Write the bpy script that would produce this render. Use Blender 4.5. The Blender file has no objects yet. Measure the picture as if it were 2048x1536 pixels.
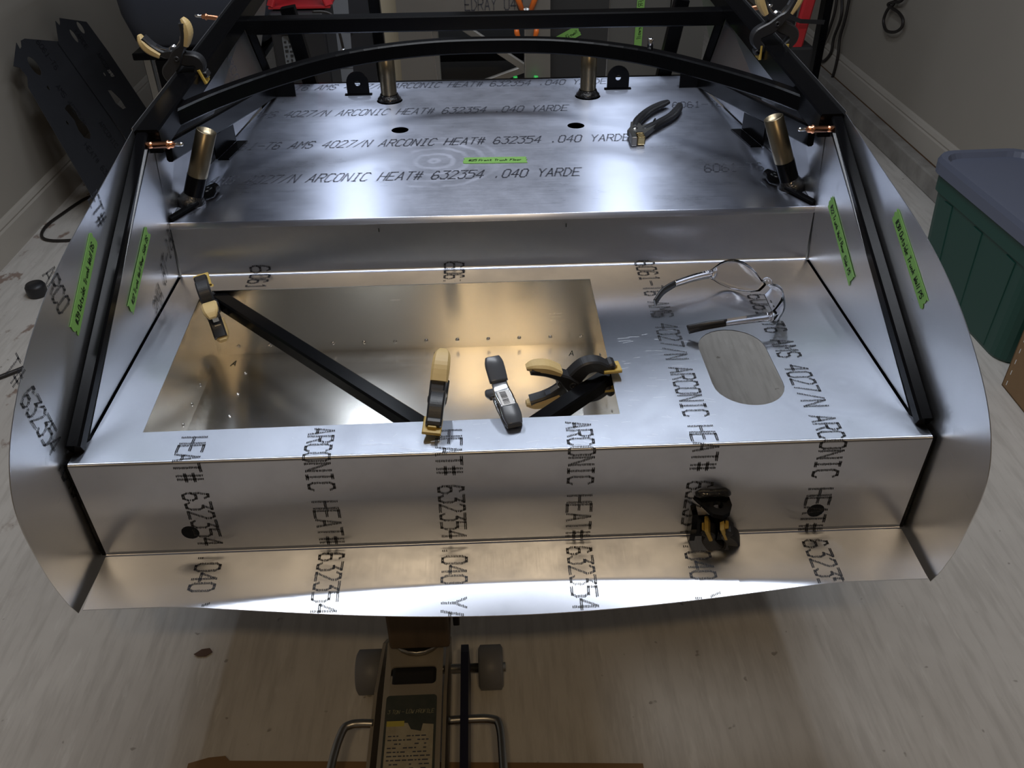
import bpy, bmesh, math, random
from mathutils import Vector, Matrix
from mathutils.geometry import tessellate_polygon
random.seed(7)
S = bpy.context.scene
COL = S.collection
PI = math.pi

# ------------------------------------------------------------------ camera, world, lights, exposure
FPX, YAW, PITCH, ROLL = 1718.85, 0.0311, 0.6332, -0.0127
CPOS = Vector((-0.0174, -0.8689, 1.4989))
def cam_axes():
    f = Vector((math.sin(YAW)*math.cos(PITCH), math.cos(YAW)*math.cos(PITCH), -math.sin(PITCH)))
    r = Vector((math.cos(YAW), -math.sin(YAW), 0)); u = r.cross(f)
    c, s = math.cos(ROLL), math.sin(ROLL)
    return c*r+s*u, -s*r+c*u, f
AR, AU, AF = cam_axes()
cd = bpy.data.cameras.new('camera'); cam = bpy.data.objects.new('camera', cd); COL.objects.link(cam)
cd.sensor_fit = 'HORIZONTAL'; cd.sensor_width = 36; cd.lens = FPX/2048*36; cd.clip_start = .02
M = Matrix((AR, AU, -AF)).transposed().to_4x4(); M.translation = CPOS
cam.matrix_world = M; S.camera = cam

W = bpy.data.worlds.new('world'); S.world = W; W.use_nodes = True
W.node_tree.nodes['Background'].inputs[0].default_value = (.80, .85, 1, 1)
W.node_tree.nodes['Background'].inputs[1].default_value = .05

def area(name, loc, size, energy, color, rot=(0, 0, 0), shape='RECTANGLE', spread=180):
    l = bpy.data.lights.new(name, 'AREA'); l.shape = shape; l.size, l.size_y = size
    l.energy = energy; l.color = color
    o = bpy.data.objects.new(name, l); COL.objects.link(o); o.location = loc; o.rotation_euler = rot
    l.spread = math.radians(spread)
    return o
COOL = (.80, .88, 1.0)
for sx in (-1, 1):                       # two twin-tube shop lights on the ceiling ahead of the car
    for k in (-1, 1): area('strip_light', (sx*.56+.0+k*.05, 1.82, 2.50), (.03, 1.2), 4.0, COOL)
area('panel_light', (.05, .50, 2.58), (1.3, .42), 25, (.90, .94, 1.0))
for k in (-1, 1): area('opener_bulb', (.02+k*.13, -1.42, 2.42), (.08, .08), 4.4, (1, .72, .40))

S.view_settings.view_transform = 'Standard'; S.view_settings.look = 'None'
S.view_settings.exposure = 0.0; S.view_settings.gamma = 1; S.view_settings.use_curve_mapping = False

# ------------------------------------------------------------------ materials
def mat(name, col, rough=.5, metal=0, coat=0, noise=None, bump=None, spec=.5, trans=0, ior=1.5, aniso=0):
    """noise=(scale xyz, amount, second colour); bump=(scale xyz, strength)"""
    m = bpy.data.materials.new(name); m.use_nodes = True
    nt = m.node_tree; b = nt.nodes['Principled BSDF']
    b.inputs['Base Color'].default_value = (*col, 1); b.inputs['Roughness'].default_value = rough
    b.inputs['Metallic'].default_value = metal; b.inputs['Coat Weight'].default_value = coat
    b.inputs['Specular IOR Level'].default_value = spec; b.inputs['IOR'].default_value = ior
    b.inputs['Transmission Weight'].default_value = trans
    tc = nt.nodes.new('ShaderNodeTexCoord')
    def tex(sc, det=4, r=.6):
        mp = nt.nodes.new('ShaderNodeMapping'); mp.inputs['Scale'].default_value = sc
        nt.links.new(tc.outputs['Object'], mp.inputs[0])
        n = nt.nodes.new('ShaderNodeTexNoise'); n.inputs['Scale'].default_value = 1
        n.inputs['Detail'].default_value = det; n.inputs['Roughness'].default_value = r
        nt.links.new(mp.outputs[0], n.inputs['Vector']); return n
    if noise:
        n = tex(noise[0]); mx = nt.nodes.new('ShaderNodeMix'); mx.data_type = 'RGBA'
        mr = nt.nodes.new('ShaderNodeMapRange'); mr.inputs[1].default_value = .3; mr.inputs[2].default_value = .7
        mr.inputs[3].default_value = 0; mr.inputs[4].default_value = noise[1]
        nt.links.new(n.outputs['Fac'], mr.inputs[0]); nt.links.new(mr.outputs[0], mx.inputs[0])
        mx.inputs[6].default_value = (*col, 1); mx.inputs[7].default_value = (*noise[2], 1)
        nt.links.new(mx.outputs[2], b.inputs['Base Color'])
    if bump:
        n = tex(bump[0], 3); bp = nt.nodes.new('ShaderNodeBump'); bp.inputs['Strength'].default_value = bump[1]
        bp.inputs['Distance'].default_value = .002
        nt.links.new(n.outputs['Fac'], bp.inputs['Height']); nt.links.new(bp.outputs[0], b.inputs['Normal'])
    return m

def alu(name, col=(.80, .81, .83), rough=.26, smudge=0, grain='x', rings=(), blur=(0, 1, 0), aniso=.93):
    """mill-finish aluminium: fine grain in the roughness, soft smudges, faint wiped rings, scratches"""
    m = mat(name, col, rough, 1); nt = m.node_tree; b = nt.nodes['Principled BSDF']; L = nt.links
    tc = nt.nodes.new('ShaderNodeTexCoord')
    def N(sc, det=5, r=.62):
        mp = nt.nodes.new('ShaderNodeMapping'); mp.inputs['Scale'].default_value = sc
        L.new(tc.outputs['Object'], mp.inputs[0]); n = nt.nodes.new('ShaderNodeTexNoise')
        n.inputs['Scale'].default_value = 1; n.inputs['Detail'].default_value = det; n.inputs['Roughness'].default_value = r
        L.new(mp.outputs[0], n.inputs['Vector']); return n.outputs['Fac']
    def MR(v, a, b2, c, d):
        r = nt.nodes.new('ShaderNodeMapRange'); r.inputs[1].default_value = a; r.inputs[2].default_value = b2
        r.inputs[3].default_value = c; r.inputs[4].default_value = d; L.new(v, r.inputs[0]); return r.outputs[0]
    def MA(op, a, b2):
        r = nt.nodes.new('ShaderNodeMath'); r.operation = op
        for i, v in enumerate((a, b2)):
            if isinstance(v, (int, float)): r.inputs[i].default_value = v
            else: L.new(v, r.inputs[i])
        return r.outputs[0]
    fine = N((14, 900, 900) if grain == 'x' else (900, 14, 900))
    smu = N((9, 9, 9), 6, .7)
    ro = MA('ADD', MR(fine, .3, .7, rough-.02, rough+.02), MR(smu, .35, .7, -.01, .02+.06*smudge))
    dark = MR(smu, .45, .75, 0, .03+.22*smudge)
    for (cx, cy, cz, per, rad, amt) in rings:
        sub = nt.nodes.new('ShaderNodeVectorMath'); sub.operation = 'DISTANCE'
        L.new(tc.outputs['Object'], sub.inputs[0]); sub.inputs[1].default_value = (cx, cy, cz)
        d = sub.outputs['Value']
        wob = MA('ADD', d, MR(N((26, 26, 26), 3), .3, .7, -.004, .004))
        s = MA('SINE', MA('MULTIPLY', wob, 2*PI/per), 0)
        fade = MA('MULTIPLY', MR(d, rad, rad*.8, 0, 1), MR(N((7, 7, 7), 2), .4, .6, .1, 1))
        ringv = MA('MULTIPLY', MR(s, .0, 1, 0, amt), fade)
        dark = MA('ADD', dark, ringv)
        ro = MA('ADD', ro, MA('MULTIPLY', ringv, .35))
    mx = nt.nodes.new('ShaderNodeMix'); mx.data_type = 'RGBA'
    mx.inputs[6].default_value = (*col, 1); mx.inputs[7].default_value = (col[0]*.55, col[1]*.55, col[2]*.6, 1)
    L.new(dark, mx.inputs[0]); L.new(mx.outputs[2], b.inputs['Base Color']); L.new(ro, b.inputs['Roughness'])
    if aniso:                                # rolled sheet: highlights smear across the grain
        b.inputs['Anisotropic'].default_value = aniso; tv = nt.nodes.new('ShaderNodeCombineXYZ')
        for i in range(3): tv.inputs[i].default_value = blur[i]
        L.new(tv.outputs[0], b.inputs['Tangent'])
    wav = N((5, 5, 5), 1); bp = nt.nodes.new('ShaderNodeBump'); bp.inputs['Strength'].default_value = .05
    bp.inputs['Distance'].default_value = .004; L.new(wav, bp.inputs['Height']); L.new(bp.outputs[0], b.inputs['Normal'])
    return m

A_UP = alu('aluminium_front_floor', (.54, .575, .685), .29, .45, 'x', rings=((-.115, .775, .847, .030, .15, .15),))
A_LO = alu('aluminium_rear_floor', (.62, .645, .71), .30, .8, 'y', rings=((.50, .13, .75, .034, .125, .16),), blur=(1, 0, 0))
A_SIDE = alu('aluminium_side', (.74, .75, .77), .30, .1, 'y', aniso=0)
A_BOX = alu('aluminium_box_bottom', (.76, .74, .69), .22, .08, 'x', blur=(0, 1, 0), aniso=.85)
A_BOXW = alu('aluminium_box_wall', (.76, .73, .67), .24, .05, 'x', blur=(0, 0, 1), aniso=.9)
A_BG = alu('aluminium_background', (.42, .41, .39), .48, 0, 'x', aniso=0)
A_DK = mat('grey_sheet', (.085, .088, .10), .42, .7, noise=((6, 6, 6), .4, (.06, .06, .068)))
BLK = mat('black_gloss_paint', (.003, .003, .0035), .2, 0, 0, spec=.10)
WELD = mat('black_gloss_weld', (.005, .005, .006), .10, 0, .5, bump=((260, 260, 260), .9))
PLA = mat('black_plastic', (.018, .018, .02), .42, bump=((400, 400, 400), .1))
TAN = mat('tan_rubber', (.62, .45, .20), .5, noise=((60, 60, 60), .35, (.52, .37, .15)))
PADM = mat('tan_pad', (.50, .34, .07), .42)
CHR = mat('chrome_steel', (.75, .75, .76), .16, 1)
STEEL = mat('dull_steel', (.34, .33, .31), .35, 1)
BRONZE = mat('bare_bronze_tube', (.30, .25, .17), .33, 1, noise=((40, 40, 8), .6, (.17, .14, .09)))
COPPER = mat('copper', (.78, .36, .20), .25, 1)
INK = mat('ink', (.012, .012, .016), .45)
INK2 = mat('faded_ink', (.055, .058, .075), .5)
TAPE = mat('green_tape', (.19, .40, .09), .6, noise=((70, 70, 70), .4, (.15, .33, .07)))
MARK = mat('marker', (.006, .012, .008), .5)
RUB = mat('grey_rubber', (.075, .08, .09), .28)
WHITE = mat('white_label', (.75, .75, .74), .5)
CABLE = mat('dark_cable', (.018, .014, .012), .5)
RED = mat('red_paint', (.42, .02, .025), .35)
CARD = mat('cardboard', (.24, .145, .07), .8, noise=((14, 14, 14), .4, (.19, .11, .05)))
GREEN = mat('green_tote_plastic', (.010, .060, .045), .42)
LIDM = mat('blue_grey_plastic', (.125, .14, .195), .48)
NAVY = mat('dark_blue_grey_plastic', (.035, .041, .058), .5)
JACKM = mat('jack_silver_paint', (.33, .29, .23), .45, .25, noise=((12, 12, 12), .5, (.24, .20, .15)))
WOOD = mat('stained_wood', (.11, .075, .045), .7, noise=((40, 40, 6), .7, (.06, .04, .025)))
GREYW = mat('grey_wheel', (.16, .16, .17), .5)
ORANGE = mat('orange_vinyl', (.75, .16, .02), .4)
LIME = mat('lime_vinyl', (.05, .75, .12), .4)
DOORM = mat('door_white', (.30, .31, .33), .5)
TRIMM = mat('trim_paint', (.45, .41, .355), .45, noise=((3, 3, 3), .3, (.40, .365, .31)))
WALLM = mat('wall_paint', (.36, .325, .275), .6, noise=((1.4, 1.4, 1.4), .6, (.32, .288, .245)), bump=((60, 60, 60), .05))
CEILM = mat('ceiling_paint', (.33, .38, .52), .8)
LEAF = mat('dry_leaf', (.10, .055, .035), .7)

def glass_mat():
    m = mat('clear_polycarbonate', (.96, .96, 1), .03, 0, trans=1, ior=1.3); return m
GLASS = glass_mat()

def floor_mat():
    m = mat('concrete', (.5, .47, .43), .62); nt = m.node_tree; b = nt.nodes['Principled BSDF']; L = nt.links
    tc = nt.nodes.new('ShaderNodeTexCoord')
    def N(sc, det=5, rot=0, r=.6):
        mp = nt.nodes.new('ShaderNodeMapping'); mp.inputs['Scale'].default_value = sc; mp.inputs['Rotation'].default_value = (0, 0, rot)
        L.new(tc.outputs['Object'], mp.inputs[0]); n = nt.nodes.new('ShaderNodeTexNoise')
        n.inputs['Scale'].default_value = 1; n.inputs['Detail'].default_value = det; n.inputs['Roughness'].default_value = r
        L.new(mp.outputs[0], n.inputs['Vector']); return n.outputs['Fac']
    def ramp(v, a, b2):
        r = nt.nodes.new('ShaderNodeMapRange'); r.inputs[1].default_value = a; r.inputs[2].default_value = b2; L.new(v, r.inputs[0]); return r.outputs[0]
    def mix(f, c1, c2, k=1.0):
        mm = nt.nodes.new('ShaderNodeMath'); mm.operation = 'MULTIPLY'; L.new(f, mm.inputs[0]); mm.inputs[1].default_value = k
        mx = nt.nodes.new('ShaderNodeMix'); mx.data_type = 'RGBA'; L.new(mm.outputs[0], mx.inputs[0])
        if isinstance(c1, tuple): mx.inputs[6].default_value = (*c1, 1)
        else: L.new(c1, mx.inputs[6])
        mx.inputs[7].default_value = (*c2, 1); return mx.outputs[2]
    c = mix(ramp(N((3, 3, 3)), .35, .65), (.62, .585, .535), (.54, .505, .46))
    c = mix(ramp(N((46, 5, 5), 4, .12), .46, .66), c, (.43, .40, .36), .6)      # broom streaks
    c = mix(ramp(N((38, 6, 5), 4, .12), .60, .74), c, (.72, .69, .64), .6)
    c = mix(ramp(N((30, 30, 30), 2), .71, .75), c, (.22, .19, .16), .7)          # specks
    # red-brown paint spatter lies along the left wall
    sp = N((14, 9, 9), 4, .5); sx = nt.nodes.new('ShaderNodeSeparateXYZ'); L.new(tc.outputs['Object'], sx.inputs[0])
    g = nt.nodes.new('ShaderNodeMapRange'); g.inputs[1].default_value = -1.05; g.inputs[2].default_value = -1.4; L.new(sx.outputs[0], g.inputs[0])
    mm = nt.nodes.new('ShaderNodeMath'); mm.operation = 'MULTIPLY'; L.new(ramp(sp, .60, .66), mm.inputs[0]); L.new(g.outputs[0], mm.inputs[1])
    c = mix(mm.outputs[0], c, (.20, .12, .085), .8)
    L.new(c, b.inputs['Base Color'])
    bp = nt.nodes.new('ShaderNodeBump'); bp.inputs['Strength'].default_value = .25; bp.inputs['Distance'].default_value = .003
    L.new(N((50, 8, 5), 4, .12), bp.inputs['Height']); L.new(bp.outputs[0], b.inputs['Normal'])
    return m
FLOORM = floor_mat()
CURBM = mat('dirty_concrete_curb', (.34, .32, .29), .8, noise=((7, 7, 7), .8, (.16, .145, .13)))

# ------------------------------------------------------------------ mesh builder
def basis(d, up=(0, 0, 1)):
    d = Vector(d).normalized(); up = Vector(up)
    if abs(d.dot(up)) > .98: up = Vector((0, 1, 0)) if abs(d.y) < .9 else Vector((1, 0, 0))
    s = d.cross(up).normalized(); return d, s, s.cross(d).normalized()
class MB:
    def __init__(s): s.v = []; s.f = []; s.sm = []
    def add(s, vs, fs, smooth=False):
        n = len(s.v); s.v += [tuple(p) for p in vs]; s.f += [tuple(i+n for i in f) for f in fs]; s.sm += [smooth]*len(fs); return s
    def box(s, lo, hi, mtx=None, bev=0):
        lo, hi = Vector(lo), Vector(hi); bm = bmesh.new(); bmesh.ops.create_cube(bm, size=1)
        for v in bm.verts: v.co = Vector((lo[i]+(hi[i]-lo[i])*(v.co[i]+.5) for i in range(3)))
        if bev: bmesh.ops.bevel(bm, geom=bm.edges[:], offset=bev, segments=2, affect='EDGES', profile=.5)
        if mtx: bm.transform(mtx)
        bm.verts.index_update(); s.add([v.co[:] for v in bm.verts], [[v.index for v in f.verts] for f in bm.faces]); bm.free(); return s
    def loft(s, rings, cap=True, smooth=False, closed=True):
        n = len(rings[0]); vs = [p for r in rings for p in r]; fs = []
        for i in range(len(rings)-1):
            for j in range(n if closed else n-1):
                k = (j+1) % n; fs.append((i*n+j, i*n+k, (i+1)*n+k, (i+1)*n+j))
        m = len(s.v); s.add(vs, fs, smooth)
        if cap and closed:
            s.f += [tuple(m+j for j in range(n))[::-1], tuple(m+(len(rings)-1)*n+j for j in range(n))]; s.sm += [False, False]
        return s
    def tube(s, pts, r, seg=10, cap=True):
        pts = [Vector(p) for p in pts]; rs = r if isinstance(r, (list, tuple)) else [r]*len(pts); rings = []; up = None
        for i, p in enumerate(pts):
            d = (pts[min(i+1, len(pts)-1)]-pts[max(i-1, 0)]).normalized()
            if up is None: _, a, b = basis(d)
            else:
                a = d.cross(up); a = a.normalized() if a.length > 1e-6 else basis(d)[1]; b = a.cross(d).normalized()
            up = b; rings.append([p+(a*math.cos(t)+b*math.sin(t))*rs[i] for t in (2*PI*k/seg for k in range(seg))])
        return s.loft(rings, cap, True)
    def bar(s, pts, w, h, up=(0, 0, 1), ch=.003):
        """rectangular tube along pts; w across, h along up, chamfered corners"""
        pts = [Vector(p) for p in pts]; rings = []; a, b = w/2, h/2; c = min(ch, a*.5, b*.5)
        sec = [(a, b-c), (a-c, b), (-a+c, b), (-a, b-c), (-a, -b+c), (-a+c, -b), (a-c, -b), (a, -b+c)]
        for i, p in enumerate(pts):
            d = pts[min(i+1, len(pts)-1)]-pts[max(i-1, 0)]; _, x, y = basis(d, up)
            rings.append([p+x*q[0]+y*q[1] for q in sec])
        return s.loft(rings)
    def lathe(s, o, axis, prof, seg=16, cap=True):
        d, a, b = basis(axis); o = Vector(o)
        return s.loft([[o+d*h+(a*math.cos(t)+b*math.sin(t))*max(r, 1e-5) for t in (2*PI*k/seg for k in range(seg))] for r, h in prof], cap, True)
    def plate(s, outer, holes, fmap, t, nrm=None):
        """flat sheet from 2-D loops; fmap(a,b)->3-D, thickness t along -normal"""
        loops = [outer]+list(holes); flat = [p for l in loops for p in l]
        tri = tessellate_polygon([[Vector((p[0], p[1], 0)) for p in l] for l in loops])
        top = [Vector(fmap(*p)) for p in flat]
        if nrm is None:
            nrm = (Vector(fmap(1, 0))-Vector(fmap(0, 0))).cross(Vector(fmap(0, 1))-Vector(fmap(0, 0))).normalized()
        nrm = Vector(nrm); n = len(top); bot = [p-nrm*t for p in top]; fs = []
        for a, b, c in tri:
            if (top[b]-top[a]).cross(top[c]-top[a]).dot(nrm) < 0: b, c = c, b
            fs += [(a, b, c), (a+n, c+n, b+n)]
        i = 0
        for l in loops:
            m = len(l)
            for k in range(m): fs.append((i+k, i+k+n, i+(k+1) % m+n, i+(k+1) % m))
            i += m
        return s.add(top+bot, fs)
    def build(s, name, m, parent=None, smooth=None):
        me = bpy.data.meshes.new(name); me.from_pydata(s.v, [], s.f)
        for p, q in zip(me.polygons, s.sm): p.use_smooth = q if smooth is None else smooth
        me.materials.append(m)
        bm = bmesh.new(); bm.from_mesh(me); bmesh.ops.recalc_face_normals(bm, faces=bm.faces[:]); bm.to_mesh(me); bm.free()
        o = bpy.data.objects.new(name, me); COL.objects.link(o)
        if name == 'printed_lettering': o['kind'] = 'stuff'      # hundreds of ink ticks
        if parent: o.parent = parent; o.matrix_parent_inverse = Matrix.Identity(4); o.location = -parent.location if parent.type == 'EMPTY' and not parent.parent else (0, 0, 0)
        return o
def thing(name, label, cat, loc=(0, 0, 0), group=None):
    o = bpy.data.objects.new(name, None); COL.objects.link(o); o.location = loc; o.empty_display_size = .05
    return tag(o, label, cat, group)
def tag(o, label, cat, group=None):
    o['label'] = label; o['category'] = cat
    if group: o['group'] = group
    return o
def struct(o): o['kind'] = 'structure'; return o
def lab(o, l): o['label'] = l; return o
def arc(cx, cy, r, a0, a1, n=8): return [(cx+r*math.cos(a0+(a1-a0)*i/n), cy+r*math.sin(a0+(a1-a0)*i/n)) for i in range(n+1)]
def circ(cx, cy, r, n=20, ry=None): return [(cx+r*math.cos(2*PI*i/n), cy+(ry or r)*math.sin(2*PI*i/n)) for i in range(n)]
def rrect(x0, y0, x1, y1, r, n=5):
    return arc(x1-r, y0+r, r, -PI/2, 0, n)+arc(x1-r, y1-r, r, 0, PI/2, n)+arc(x0+r, y1-r, r, PI/2, PI, n)+arc(x0+r, y0+r, r, PI, 1.5*PI, n)
def smooth_path(pts, n=6):
    pts = [Vector(p) for p in pts]; out = []
    for i in range(len(pts)-1):
        p0, p1, p2, p3 = pts[max(i-1, 0)], pts[i], pts[i+1], pts[min(i+2, len(pts)-1)]
        for k in range(n):
            t = k/n; out.append(.5*((2*p1)+(p2-p0)*t+(2*p0-5*p1+4*p2-p3)*t*t+(3*p1-p0-3*p2+p3)*t**3))
    return out+[pts[-1]]

# ------------------------------------------------------------------ stroke lettering
G = {'A': '00 26 40;12 32', 'B': '00 06 36 45 34 33 03;33 42 41 30 00', 'C': '41 30 10 01 05 16 36 45', 'D': '00 06 26 44 42 20 00', 'E': '40 00 06 46;03 33',
     'F': '00 06 46;03 33', 'G': '45 36 16 05 01 10 30 41 43 23', 'H': '00 06;40 46;03 43', 'I': '20 26;10 30;16 36', 'L': '06 00 40', 'M': '00 06 23 46 40', 'N': '00 06 40 46',
     'O': '10 01 05 16 36 45 41 30 10', 'P': '00 06 36 45 44 33 03', 'R': '00 06 36 45 44 33 03;23 40', 'S': '01 10 30 41 42 33 13 04 05 16 36 45', 'T': '20 26;06 46',
     'V': '06 20 46', 'W': '06 10 23 30 46', 'Y': '06 23 46;23 20', '0': '10 01 05 16 36 45 41 30 10', '1': '10 30;20 26 15', '2': '05 16 36 45 44 00 40', '3': '06 46 24 34 43 41 30 10 01',
     '4': '30 36 02 42', '5': '46 06 04 34 43 41 30 00', '6': '35 26 16 04 01 10 30 41 42 33 13 02', '7': '06 46 10', '8': '13 04 05 16 36 45 44 33 13 02 01 10 30 41 42 33', '9': '10 30 42 45 36 16 05 04 13 33 44',
     '#': '10 16;30 36;02 42;04 44', '.': '20 21', '-': '03 43', '/': '00 46', 'X': '00 46;06 40',
     'a': '33 13 02 01 10 20 32;33 31 40', 'd': '36 30;32 23 13 02 01 10 20 31', 'e': '02 32 33 23 13 02 01 10 30', 'i': '20 23;25 26', 'k': '00 06;02 33;12 30', 'l': '20 26', 'n': '00 03;02 13 23 32 30',
     'o': '10 01 02 13 23 32 31 20 10', 'r': '00 03;02 13 23', 's': '00 20 31 22 12 03 13 33', 't': '15 11 20 30;03 33', 'u': '03 01 10 20 31;33 30', 'w': '03 10 22 30 43', ' ': ''}
def strokes(ch):
    for part in G.get(ch, '').split(';'):
        q = part.split()
        if len(q) > 1: yield [(int(a[0])/4, int(a[1])/6) for a in q]
def dot_print(mb, text, s0, x0, pitch, cap, place, shear=0, skip=None, tl=.0034, tw=.0013):
    """ink-jet lettering: ticks laid along the line of writing. place(along, across) -> (point, along-dir, normal)"""
    w = pitch*.74
    for i, ch in enumerate(text):
        for st in strokes(ch):
            for (a0, b0), (a1, b1) in zip(st, st[1:]):
                da, db = (a1-a0)*w, (b1-b0)*cap; ln = math.hypot(da, db); n = max(1, round(ln/.0023))
                flat = abs(db) < .25*abs(da)
                for k in range(n+1):
                    t = k/n; a = s0+i*pitch+(a0+(a1-a0)*t)*w; b = (b0+(b1-b0)*t)*cap
                    for off in ((-.0011, .0011) if flat else (-.0, )):
                        jl = tl*random.uniform(.75, 1.1)
                        aa, bb = a+shear*b+random.uniform(-.0003, .0003), x0+b+off+random.uniform(-.0002, .0002)
                        if skip and skip(aa, bb): continue
                        r1, r2 = place(aa-jl/2, bb), place(aa+jl/2, bb)
                        if r1 is None or r2 is None: continue
                        (p1, c1), (p2, c2) = r1, r2
                        mb.add([p1-c1*tw/2, p2-c2*tw/2, p2+c2*tw/2, p1+c1*tw/2], [(0, 1, 2, 3)])
    return mb
def hand_text(mb, text, o, du, dv, size, width=.0014):
    """felt-pen writing as flat ribbons on a plane"""
    o, du, dv = Vector(o), Vector(du).normalized(), Vector(dv).normalized(); cx = 0
    rnd = random.Random(text)
    for ch in text:
        cw = size*(.62 if ch != ' ' else .45); sc = rnd.uniform(.9, 1.1); dy = rnd.uniform(-.08, .08)*size
        if ch in 'il': cw *= .6
        for st in strokes(ch):
            pts = [o+du*(cx+(a*(cw*.78)) + .18*b*size)+dv*(b*size*sc+dy) for a, b in st]
            for p, q in zip(pts, pts[1:]):
                d = (q-p); 
                if d.length < 1e-6: continue
                d.normalize(); nn = du.cross(dv); c = nn.cross(d)*width/2; e = d*width*.4
                mb.add([p-e-c, q+e-c, q+e+c, p-e+c], [(0, 1, 2, 3)])
        cx += cw
    return mb
def hand_width(text, size): return sum(size*(.62 if c != ' ' else .45)*(.6 if c in 'il' else 1) for c in text)

# ------------------------------------------------------------------ the garage
struct(MB().box((-2.2, -3.2, -.08), (2.4, 5.8, 0)).build('floor', FLOORM))
struct(MB().box((-2.2, -3.2, 2.65), (2.4, 5.8, 2.75)).build('ceiling', CEILM))
struct(MB().box((-1.92, -3.2, 0), (-1.80, 5.8, 2.65)).build('wall_left', WALLM))
struct(MB().box((1.885, -3.2, 0), (2.0, 5.8, 2.65)).build('wall_right', WALLM))
struct(MB().box((-1.92, 5.6, 0), (2.0, 5.72, 2.65)).build('wall_far', WALLM))
struct(MB().box((-1.92, -3.2, 0), (2.0, -3.05, 2.65)).build('wall_near', WALLM))
def molding(x, sgn, z0, h, y0, y1):
    pr = [(0, 0), (.018, 0), (.018, h-.035), (.013, h-.028), (.016, h-.02), (.009, h-.006), (.004, h), (0, h)]
    return MB().loft([[(x+sgn*a, y, z0+b) for a, b in pr] for y in (y0, y1)])
struct(molding(-1.80, 1, 0, .137, -3.05, 5.6).build('baseboard_left', TRIMM))
struct(molding(1.885, -1, .09, .115, -3.05, 5.6).build('baseboard_right', TRIMM))
struct(MB().box((1.815, -3.05, 0), (1.885, 5.6, .085), bev=.006).build('trim_1', CURBM))       # bare concrete footing strip
rust = MB().box((1.866, -3.05, .085), (1.885, 5.6, .091)).build('trim_2', mat('rusty_joint', (.12, .065, .03), .8)); struct(rust)
# tall white panelled cabinet standing beyond the car
dr = thing('tall_cabinet', 'tall white cabinet with panelled doors standing beyond the car', 'cabinet', (-.57, 4.1, 0))
MB().box((-1.02, 3.93, 0), (-.12, 4.40, 1.9), bev=.004).build('body', DOORM, dr)
for (x0, x1) in ((-1.0, -.58), (-.56, -.14)):
    d = MB().box((x0, 3.91, .06), (x1, 3.93, 1.88), bev=.003).build('door', DOORM, dr)
    for (z0, z1) in ((.14, .78), (.90, 1.80)):
        p = MB().plate(rrect(x0+.05, z0, x1-.05, z1, .01, 2), [rrect(x0+.075, z0+.025, x1-.075, z1-.025, .01, 2)], lambda a, b: (a, 3.903, b), .008, (0, -1, 0)).build('door_panel', DOORM, d); p.location = (0, 0, 0)
    k = MB().lathe((x1-.03 if x0 < -.9 else x0+.03, 3.91, .95), (0, -1, 0), [(.008, 0), (.008, .015), (.014, .02), (.014, .03), (0, .034)]).build('knob', CHR, d); k.location = (0, 0, 0)

# ------------------------------------------------------------------ the car: black frame
ZF = .75                    # rear trunk floor
ZU = .847                   # front trunk floor
fr = thing('car_frame', 'glossy black welded tube frame of the car carrying the aluminium trunk panels', 'car frame', (0, .6, .6))
def ft(name, mb, m=BLK): return mb.build(name, m, fr)
for sg in (-1, 1):
    ft('rear_rail', MB().bar([(sg*.5725, .528, .999), (sg*.5725, .024, .758)], .020, .020))
    ft('top_rail', MB().bar([(sg*.564, .524, .9915), (sg*.564, 1.235, 1.0235), (sg*.564, 1.75, 1.045)], .040, .040))
    ft('diagonal_brace', MB().bar([(sg*.5555, .575, .955), (sg*.507, 1.19, .866)], .012, .036))
    ft('rear_post', MB().bar([(sg*.552, 1.235, 1.01), (sg*.512, 1.25, .82)], .026, .020))
    ft('front_post', MB().bar([(sg*.470, 1.32, 1.02), (sg*.435, 1.32, .80)], .034, .03))
    ft('floor_rail', MB().bar([(sg*.5715, .515, .733), (sg*.5715, .012, .733)], .022, .022))
ft('cross_tube', MB().bar([(-.55, 1.235, 1.0), (.55, 1.235, 1.0)], .040, .034))
ft('lower_cross_tube', MB().bar([(-.52, 1.325, .822), (.52, 1.325, .822)], .03, .03))
hoop = [(-.556, .635, .993), (-.505, .72, .996), (-.41, .835, 1.0), (-.285, .937, 1.004), (-.14, .992, 1.006), (.01, 1.005, 1.006), (.16, .985, 1.006), (.305, .915, 1.004), (.425, .805, 1.0), (.51, .705, .996), (.556, .635, .993)]
ft('trunk_hoop', MB().bar(smooth_path(hoop, 5), .025, .030))
ft('diagonal_tube', MB().bar([(-.535, .50, .733), (-.075, .035, .733)], .026, .024))
ft('diagonal_tube', MB().bar([(.005, .035, .733), (.245, .262, .733)], .026, .024))
ft('hole_darkening_bar', MB().bar([(-.565, .040, .596), (.565, .040, .596)], .026, .105))  # black bar added behind the rear panel so holes and notch look dark
for sg in (-1, 1): ft('gap_darkening_strip', MB().bar([(sg*.5795, .010, .575), (sg*.5795, .010, .748)], .008, .012, (0, 1, 0), .001))  # black strips added to darken the gaps beside the rear panel
ft('hole_darkening_sheet', MB().box((-.55, .53, .70), (.55, 1.31, .702)).box((-.55, 1.30, .70), (.55, 1.31, .80)), mat('black_sheet', (.006, .006, .006), .6))  # made-up black sheet under the front floor, darkens the view through its holes
ft('lower_rail', MB().bar([(-.56, .075, .59), (-.56, 1.3, .59)], .03, .03)); ft('lower_rail', MB().bar([(.56, .075, .59), (.56, 1.3, .59)], .03, .03))
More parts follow.
